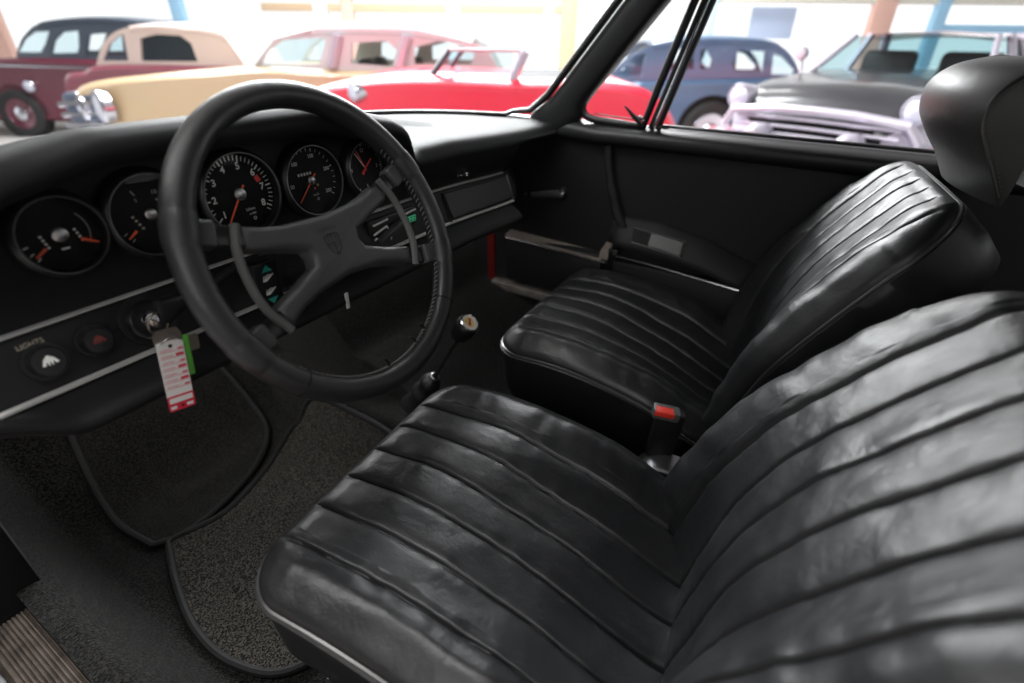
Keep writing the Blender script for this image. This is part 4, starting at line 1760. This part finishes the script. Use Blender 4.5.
def wheel(car, s, z, r, hh, rimcol):
    o_ = Vector(gp(s, z, hh))
    mb_ = MB()
    mb_.lathe([(r * .60, .0), (r * .66, .03), (r * .92, .035), (r, .0), (r, -.12), (r * .9, -.15), (.01, -.15)], o_, -GH, 36)
    w_ = mb_.build('wheel', TYRE, car)
    mb_ = MB()
    mb_.lathe([(.0005, -.01), (r * .3, -.01), (r * .55, .0), (r * .62, .022), (r * .66, .012)], o_, -GH, 32)
    mb_.build('wheel_rim', rimcol, w_)
    mb_ = MB()
    mb_.lathe([(.0005, .045), (r * .16, .042), (r * .28, .02), (r * .30, -.01)], o_, -GH, 28)
    mb_.build('hub_cap', CHR_B, w_)
    mb_ = MB()
    mb_.lathe([(.0005, -.0), (r * 1.22, -.0), (r * 1.24, -.05)], o_ + GH * .03, -GH, 36)
    mb_.build('wheel_arch', MATTE, car)


def side_car(name, label, H, width, body, roof, wins, wheels, bodycol, roofcol, rimcol, roof_span, seats=(), k_=1.):
    def sc(pts):
        return [(a * k, max(EYE + (b - EYE) * k, GROUND + .16)) for a, b in pts]
    k = k_
    body, roof, wins = sc(body), sc(roof), [sc(w_) for w_ in wins]
    wheels = [(s_ * k, GROUND + max(.29, r * k), max(.29, r * k)) for s_, z_, r in wheels]
    seats = sc(seats)
    cs = sum(p[0] for p in body) / len(body)
    car = empty(name, gp(cs, GROUND, H + width / 2), label, 'car', 'cars parked in the hall')
    mb_ = MB()
    c = catmull(body, 5).tolist()
    slab(c, [(H + .02, .10), (H + .0, .05), (H + .06, .0), (H + width - .06, 0), (H + width, .05), (H + width - .02, .1)], mb_)
    mb_.build('body', bodycol, car, angle=50)
    if roof:
        rc_ = catmull(roof, 4).tolist()
        base = [(rc_[-1][0] - .04, rc_[-1][1] - .08), (rc_[0][0] + .04, rc_[0][1] - .08)]
        for hh in (H + .10, H + width - .14):
            mb_ = MB()
            side_wall(mb_, rc_ + base, wins, hh, .04)
            mb_.build('window_frame', roofcol, car, smooth=False)
        i0, i1 = roof_span
        up = rc_[i0 * 4:i1 * 4 + 1]
        mb_ = MB()
        ring_ = []
        for k, (hh, dz) in enumerate([(H + .09, -.02), (H + .13, .015), (H + .4, .04), (H + width / 2, .05), (H + width - .4, .04), (H + width - .13, .015), (H + width - .09, -.02)]):
            ring_.append([gp(a, b + dz, hh) for a, b in up] + [gp(a, b + dz - .04, hh) for a, b in up[::-1]])
        mb_.grid(np.array(ring_), closev=True)
        mb_.build('roof', roofcol, car, angle=60)
        for nm, seg_ in (('front_screen', rc_[:i0 * 4 + 1]), ('rear_screen', rc_[i1 * 4:])):
            if len(seg_) > 1:
                mb_ = MB()
                mb_.grid(np.array([[gp(a, b, hh) for a, b in seg_] for hh in (H + .14, H + width / 2, H + width - .14)]))
                mb_.build(nm, CARGLASS, car)
        for w_ in wins:
            mb_ = MB()
            mb_.add([gp(a, b, H + .12) for a, b in w_], [tuple(range(len(w_)))])
            mb_.build('side_window', CARGLASS, car, smooth=False)
    for s, z, r in wheels:
        wheel(car, s, z, r, H - .01, rimcol)
    for s, z in seats:
        for hh in (H + .45, H + width - .45):
            mb_ = MB()
            mb_.box(gp(s, z, hh), (.12, .34, .22), .05, M_, 3)
            mb_.build('seat_back', SEATDK, car)
    return car


def strip(car, nm, m_, pts, hh, w_=.018, k=1.):
    mb_ = MB()
    mb_.tube([gp(a * k, EYE + (b - EYE) * k, hh) for a, b in pts], w_, 6)
    mb_.build(nm, m_, car)


def lamp(car, s, z, hh, r, ax=None):
    o_ = Vector(gp(s, z, hh))
    ax = ax or (-GH * .75 - GR * .65)
    mb_ = MB()
    mb_.lathe([(r * 1.1, -.08), (r * 1.15, .0), (r, .02), (r * .95, .01)], o_, ax, 24)
    l_ = mb_.build('headlamp', CHR_B, car)
    mb_ = MB()
    mb_.lathe([(r * .95, .01), (r * .6, .035), (.0005, .042)], o_, ax, 24)
    mb_.build('lens', mat('lamp_lens', (.55, .56, .66), .15, spec=.8), l_)


MAROON, MAROOND = paint('maroon_paint', (.115, .012, .032)), paint('navy_roof', (.045, .06, .085))
c = side_car('saloon_car', 'maroon vintage saloon with dark roof and maroon wheel rims beside the wide salmon post', 8.8, 1.5,
             [(-8.3, 0), (-8.3, .50), (-7.81, .58), (-7.33, .70), (-6.54, .75), (-5.78, .75), (-5.09, .73), (-3.83, .69), (-3.42, .53), (-3.3, .0)],
             [(-6.45, .70), (-6.29, .91), (-6.16, 1.02), (-5.95, 1.13), (-5.57, 1.18), (-5.12, 1.19), (-4.77, 1.17), (-4.43, 1.12), (-4.14, .92), (-4.07, .70)],
             [[(-6.36, .82), (-6.21, .96), (-6.05, 1.04), (-5.85, 1.05), (-5.96, .91), (-6.06, .82)], [(-5.93, .81), (-5.83, .95), (-5.69, 1.04), (-5.48, 1.06), (-5.57, .82)],
              [(-5.49, .79), (-5.36, 1.02), (-4.94, 1.05), (-5.01, .79)], [(-4.9, .79), (-4.88, 1.04), (-4.55, 1.02), (-4.32, .86), (-4.3, .79)]],
             [(-6.57, .0, .29), (-3.9, .0, .29)], MAROON, MAROOND, MAROON, (3, 7), k_=1.19)
strip(c, 'side_moulding', CHR_B, [(-9.8, .46), (-7.8, .60), (-4.3, .54)], 8.80)
lamp(c, -7.5, .32, 8.77, .08, -GH)
CREAMC, MAROON2 = paint('cream_canvas', (.60, .49, .46)), paint('maroon_paint_light', (.19, .035, .06))
c = side_car('soft_top_car', 'maroon car with cream soft top and dark rear side window behind the tan car', 7.2, 1.4,
             [(-5.0, .05), (-4.93, .59), (-4.67, .68), (-4.43, .74), (-3.37, .74), (-2.94, .73), (-2.59, .62), (-2.5, .05)],
             [(-4.56, .72), (-4.41, .92), (-4.26, 1.03), (-4.07, 1.09), (-3.77, 1.11), (-3.47, 1.10), (-3.13, 1.06), (-3.03, .97), (-2.90, .72)],
             [[(-4.47, .78), (-4.34, .93), (-4.23, 1.0), (-4.14, 1.03), (-4.18, .78)], [(-4.04, .78), (-3.98, .99), (-3.8, 1.03), (-3.54, 1.02), (-3.45, .95), (-3.43, .78)]],
             [(-4.5, .0, .28), (-3.0, .0, .28)], MAROON2, CREAMC, CHR_B, (3, 8), seats=((-3.7, .82),), k_=1.161)
mb = MB()
mb.add([gp(a * 1.161, EYE + (b - EYE) * 1.161, 7.34) for a, b in [(-4.04, .78), (-3.98, .99), (-3.8, 1.03), (-3.54, 1.02), (-3.45, .95), (-3.43, .78)]], [tuple(range(6))])
mb.build('dark_window_sheet', mat('window_navy', (.012, .018, .028), .5), c, smooth=False)  # dark sheet added behind the glass to make the side window dark
TANP = paint('tan_paint', (.52, .38, .23))
GREYR = mat('grey_roof', (.50, .51, .53), .6)
c = side_car('fastback_car', 'tan fastback with long bonnet and chrome nose behind the steering wheel', 5.5, 1.5,
             [(-3.9, .02), (-3.98, .24), (-3.95, .45), (-3.87, .57), (-3.74, .65), (-3.47, .70), (-3.02, .74), (-2.59, .77), (-2.15, .80), (-1.57, .78), (-.98, .77), (-.12, .74), (.13, .65), (.19, .28), (.1, .02)],
             [(-2.27, .76), (-2.11, .95), (-1.93, 1.04), (-1.74, 1.085), (-1.45, 1.10), (-.98, 1.10), (-.78, 1.085), (-.54, 1.04), (-.37, 1.0), (-.23, .93), (-.11, .74)],
             [[(-2.18, .82), (-2.1, .92), (-1.96, 1.0), (-1.59, 1.02), (-1.68, .82)], [(-1.40, .83), (-1.38, .98), (-1.08, 1.0), (-1.00, .93), (-1.06, .81)],
              [(-.86, .83), (-.86, .95), (-.65, 1.0), (-.5, .99), (-.34, .91), (-.38, .83)]],
             [(-2.8, .20, .24), (-.66, .20, .24)], TANP, GREYR, CHR_B, (3, 8), seats=((-1.35, .76), (-.98, .76)), k_=1.122)
for s0 in (-1.51, -.93):
    strip(c, 'window_post', mat('lilac_chrome', (.62, .58, .68), .3, metal=.6), [(s0 - .06, .80), (s0 + .03, 1.04)], 5.58, .05, 1.122)
strip(c, 'window_post', GREYR, [(-2.24, .80), (-2.02, 1.0), (-1.7, 1.07)], 5.59, .022, 1.122)
for k in range(5):
    strip(c, 'grille_bar', CHR_B, [(-3.99, .15 + .085 * k), (-3.94, .16 + .085 * k), (-3.6, .17 + .085 * k)], 5.49, .025, 1.122)
lamp(c, -4.06, .40, 5.46, .145)
lamp(c, -4.33, .39, 5.56, .135)
mb = MB()
mb.box(gp(-4.29, .01, 5.6), (.60, .5, .14), .05, M_, 3)
mb.build('bumper', CHR_B, c)
mb = MB()
mb.box(gp(-4.27, .345, 5.58), (.38, .16, .38), .06, M_, 3)
mb.build('grille', mat('grille_bluegrey', (.14, .17, .24), .35, metal=.6), c)

REDP = paint('bright_red_paint', (.74, .010, .045))
c = side_car('roadster_car', 'bright red open roadster in the hall just beyond the windscreen', 3.9, 1.4,
             [(-1.9, .02), (-1.96, .30), (-1.88, .52), (-1.68, .635), (-1.41, .715), (-1.22, .755), (-.97, .785), (-.61, .795), (-.25, .785), (.04, .775), (.33, .775), (.76, .755), (.95, .72), (1.1, .63), (1.21, .49), (1.26, .31), (1.2, .02)],
             [], [], [(-1.4, .10, .24), (.85, .26, .22)], REDP, REDP, CHR_B, (0, 0), k_=.951)
KR = .951


def gr(a, b, hh):
    return gp(a * KR, EYE + (b - EYE) * KR, hh - .2)


lamp(c, -1.11, .70, 3.92, .062)
ring = [(-.65, .74), (-.47, .95), (-.23, .965)]
for hh in (4.2, 5.4):
    strip(c, 'screen_pillar', mat('screen_frame', (.10, .10, .12), .35, metal=.5), ring[:2], hh - .2, .022, KR)
mb = MB()
mb.tube([gr(-.47, .95, 4.2), gr(-.47, .965, 4.8), gr(-.47, .95, 5.4)], .018, 8)
mb.build('screen_rail', mat('screen_frame', (.10, .10, .12), .35, metal=.5), c)
mb = MB()
mb.grid(np.array([[gr(-.65 + .18 * t, .74 + .21 * t, hh) for t in (0, 1)] for hh in (4.2, 4.8, 5.4)]))
mb.build('windscreen', CARGLASS, c)
mb = MB()
mb.add([gr(a, b, 4.19) for a, b in [(-.60, .74), (-.45, .94), (-.02, .96), (.03, .74)]], [(0, 1, 2, 3)])
mb.build('side_window', CARGLASS, c, smooth=False)
strip(c, 'window_post', mat('lilac_chrome', (.62, .58, .68), .3, metal=.6), [(-.04, .72), (.07, .95)], 3.98, .033, KR)
strip(c, 'window_rail', mat('window_rail_pink', (.5, .32, .36), .4), [(-.47, .955), (.07, .955)], 3.99, .012, KR)
mb = MB()
mb.box(gr(.35, .745, 4.8), (.62, 1.1, .07), .03, M_, 3)
mb.build('folded_hood', mat('hood_cloth', (.02, .02, .022), .7), c)

BLUECP = paint('blue_paint', (.075, .13, .22))
c = side_car('old_saloon_car', 'blue rounded old saloon seen through the passenger window', 7.5, 1.5,
             [(.22, .0), (.24, .40), (.34, .55), (.55, .62), (.83, .66), (1.53, .69), (2.08, .71), (2.77, .72), (2.95, .64), (3.09, .40), (3.13, .20), (3.1, .0)],
             [(.81, .62), (1.0, .82), (1.14, .92), (1.3, .99), (1.56, 1.03), (1.88, 1.04), (2.27, 1.03), (2.48, .99), (2.65, .87), (2.80, .66)],
             [[(1.47, .79), (1.54, .96), (1.68, .97), (1.71, .79)], [(1.77, .79), (1.75, .95), (1.81, .95), (1.87, .87), (1.86, .79)],
              [(2.07, .82), (2.10, .95), (2.36, .94), (2.38, .77), (2.12, .77)], [(2.44, .92), (2.53, .90), (2.68, .79), (2.67, .75), (2.46, .75)],
              [(.96, .72), (1.13, .88), (1.24, .92), (1.22, .73)]],
             [(1.94, .15, .27), (.69, .15, .27)], BLUECP, BLUECP, CHR_B, (3, 7), seats=((2.0, .70),), k_=1.37)

# black and pink two-tone car, nose towards us: lofted along its own axis
F0 = Vector(gp(2.40, GROUND, 4.42))
FD = (GR * .75 + GH * .66).normalized()      # nose -> tail
FS = Vector((FD.y, -FD.x, 0))                                # across, towards the right of the picture
car = empty('two_tone_car', tuple(F0 + FD * 2), 'black and pink two-tone car with wide chrome grille, nose towards the window', 'car', 'cars parked in the hall')


def fp(a, b, z):
    p = F0 + FD * a + FS * b
    return (p.x, p.y, z)


st = [(-.02, .50, .30, .46), (.03, .70, .24, .60), (.2, .78, .16, .69), (.6, .80, .12, .735), (1.2, .80, .1, .765), (1.7, .80, .1, .78), (2.6, .80, .1, .77), (3.2, .79, .1, .76), (3.5, .74, .16, .70), (3.6, .55, .25, .6)]
rings = []
for a, hw_, z0, z1 in st:
    m1 = z0 + (z1 - z0) * .62
    half_ = [(-hw_ * .80, z0 - .1), (-hw_, z0 + .05), (-hw_ * 1.01, m1), (-hw_ * .97, z1 - .06), (-hw_ * .86, z1 - .005), (-hw_ * .70, z1 - .015), (-hw_ * .45, z1 + .005), (0, z1 + .015)]
    full = half_ + [(-b, z) for b, z in half_[-2::-1]]
    rings.append([fp(a, b, z) for b, z in full])
A_ = np.array(rings)
mb = MB()
mb.grid(A_[:, 3:12])
mb.build('bonnet_and_deck', paint('black_car_paint', (.022, .023, .028)), car, angle=60)
SILV = mat('silver_trim', (.60, .57, .66), .34, metal=.6)
for sl_ in (slice(0, 4), slice(11, 15)):
    mb = MB()
    mb.grid(A_[2:, sl_])
    mb.build('flank', paint('pink_paint', (.78, .17, .20)), car, angle=60)
    mb = MB()
    mb.grid(A_[:3, sl_])
    mb.build('front_wing', SILV, car, angle=60)
mb = MB()
mb.add(A_[0], [tuple(range(15))])
mb.build('nose_panel', MATTE, car)
mb = MB()
mb.tube([fp(-.02, -.74, .40), fp(-.08, -.66, .52), fp(-.10, -.3, .555), fp(-.10, 0, .56), fp(-.10, .3, .555), fp(-.08, .66, .52), fp(-.02, .74, .40)], .035, 10)
mb.build('grille_frame', SILV, car)
for k in range(4):
    mb = MB()
    mb.tube([fp(-.06, -.62, .48 - .06 * k), fp(-.08, 0, .49 - .06 * k), fp(-.06, .62, .48 - .06 * k)], .012, 8)
    mb.build('grille_bar', SILV, car)
mb = MB()
mb.tube([fp(.25, -.86, .26), fp(-.06, -.80, .26), fp(-.20, -.4, .26), fp(-.22, 0, .26), fp(-.20, .4, .26), fp(-.06, .80, .26), fp(.25, .86, .26)], .085, 12, sx=1, sy=.7)
mb.build('bumper', SILV, car)
for b in (-.35, .35):
    mb = MB()
    mb.lathe([(.0005, .16), (.05, .15), (.085, .08), (.09, 0), (.08, -.1)], fp(-.18, b, .36), -FD, 20)
    mb.build('bumper_guard', SILV, car)
for b in (-.66, .66):
    o_ = Vector(fp(-.01, b, .615))
    mb = MB()
    mb.lathe([(.065, -.30), (.09, -.1), (.102, .02), (.092, .045), (.085, .03)], o_, -FD, 26)
    l_ = mb.build('headlamp', SILV, car)
    mb = MB()
    mb.lathe([(.085, .03), (.06, .05), (.0005, .058)], o_, -FD, 24)
    mb.build('lens', mat('lamp_lens', (.55, .56, .66), .15, spec=.8), l_)
for a in (.75, 3.0):
    for b in (-.74, .74):
        o_ = Vector(fp(a, b, GROUND + .32))
        sg_ = FS if b > 0 else -FS
        mb = MB()
        mb.lathe([(.01, .06), (.17, .06), (.20, .09), (.29, .085), (.32, .05), (.32, -.1), (.01, -.1)], o_, sg_, 32)
        w_ = mb.build('wheel', TYRE, car)
        mb = MB()
        mb.lathe([(.0005, .10), (.10, .095), (.17, .07)], o_, sg_, 24)
        mb.build('hub_cap', CHR_B, w_)
# cabin
base_ = [(1.55, -.70), (3.2, -.70), (3.2, .70), (1.55, .70)]
top_ = [(2.05, -.56), (2.95, -.56), (2.95, .56), (2.05, .56)]
mb = MB()
P = []
for a in np.linspace(1.98, 3.0, 8):
    t = (a - 1.98) / 1.02
    P.append([fp(a, b, 1.085 + .04 * (1 - (b / .6) ** 2) - .07 * abs(t - .45) ** 2) for b in np.linspace(-.60, .60, 9)])
P = np.array(P)
mb.grid(P)
P2 = P.copy()
P2[:, :, 2] -= .03
mb.grid(P2, flip=True)
mb.build('roof', paint('pink_roof_paint', (.50, .22, .27)), car)
for b in (-1, 1):
    for nm, p0, p1, r_ in (('front_pillar', fp(1.50, b * .72, .76), fp(2.02, b * .58, 1.08), .026), ('centre_pillar', fp(2.45, b * .72, .76), fp(2.5, b * .59, 1.10), .035),
                           ('rear_pillar', fp(3.35, b * .70, .76), fp(2.98, b * .58, 1.08), .05)):
        mb = MB()
        mb.tube([p0, p1], r_, 8)
        mb.build(nm, mat('lilac_chrome', (.62, .58, .68), .3, metal=.6), car)
    mb = MB()
    mb.add([fp(1.52, b * .70, .77), fp(3.3, b * .70, .77), fp(2.96, b * .58, 1.07), fp(2.04, b * .58, 1.07)], [(0, 1, 2, 3)])
    mb.build('side_window', CARGLASS, car, smooth=False)
TEALG = glass_mat('teal_glass', (.62, .78, .80), .06)
mb = MB()
mb.grid(np.array([[fp(1.50 + .1 * (abs(b) / .7) ** 2, b, .775), fp(2.02, b * .83, 1.08)] for b in np.linspace(-.70, .70, 9)]))
mb.build('windscreen', TEALG, car)
mb = MB()
mb.grid(np.array([[fp(3.35, b, .775), fp(2.98, b * .83, 1.08)] for b in np.linspace(-.68, .68, 7)]))
mb.build('rear_screen', TEALG, car)
for b in (-.36, .36):
    mb = MB()
    mb.box(fp(2.55, b, .82), (.2, .5, .26), .06, Matrix((FD, FS, Vector((0, 0, 1)))).transposed().to_4x4(), 3)
    mb.build('seat_back', SEATDK, car)
mb = MB()
mb.lathe([(.0005, .05), (.05, .045), (.065, 0), (.05, -.04), (.0005, -.045)], fp(1.35, -.80, .92), -FD, 16)
mb.tube([fp(1.40, -.78, .76), fp(1.37, -.80, .90)], .015, 6)
mb.build('fender_mirror', SILV, car)

# closed sides of the hall behind the camera, and its ceiling
HALLW = mat('hall_wall', (.30, .29, .28), .8)
mb = MB()
mb.box(gp(0, 2.0, -6.5), (26, .2, 4.9), .02, M_)
structure(mb.build('wall_back', HALLW, None, gp(0, GROUND, -6.5)))
mb = MB()
mb.box(gp(-13, 2.0, -2.5), (.2, 8, 4.9), .02, M_)
structure(mb.build('wall_left', HALLW, None, gp(-13, GROUND, -2.5)))
mb = MB()
mb.box(gp(0, 4.75, 3.0), (28, 20, .2), .02, M_)
structure(mb.build('ceiling', mat('hall_ceiling', (.42, .42, .41), .8), None, gp(0, 4.7, 3)))
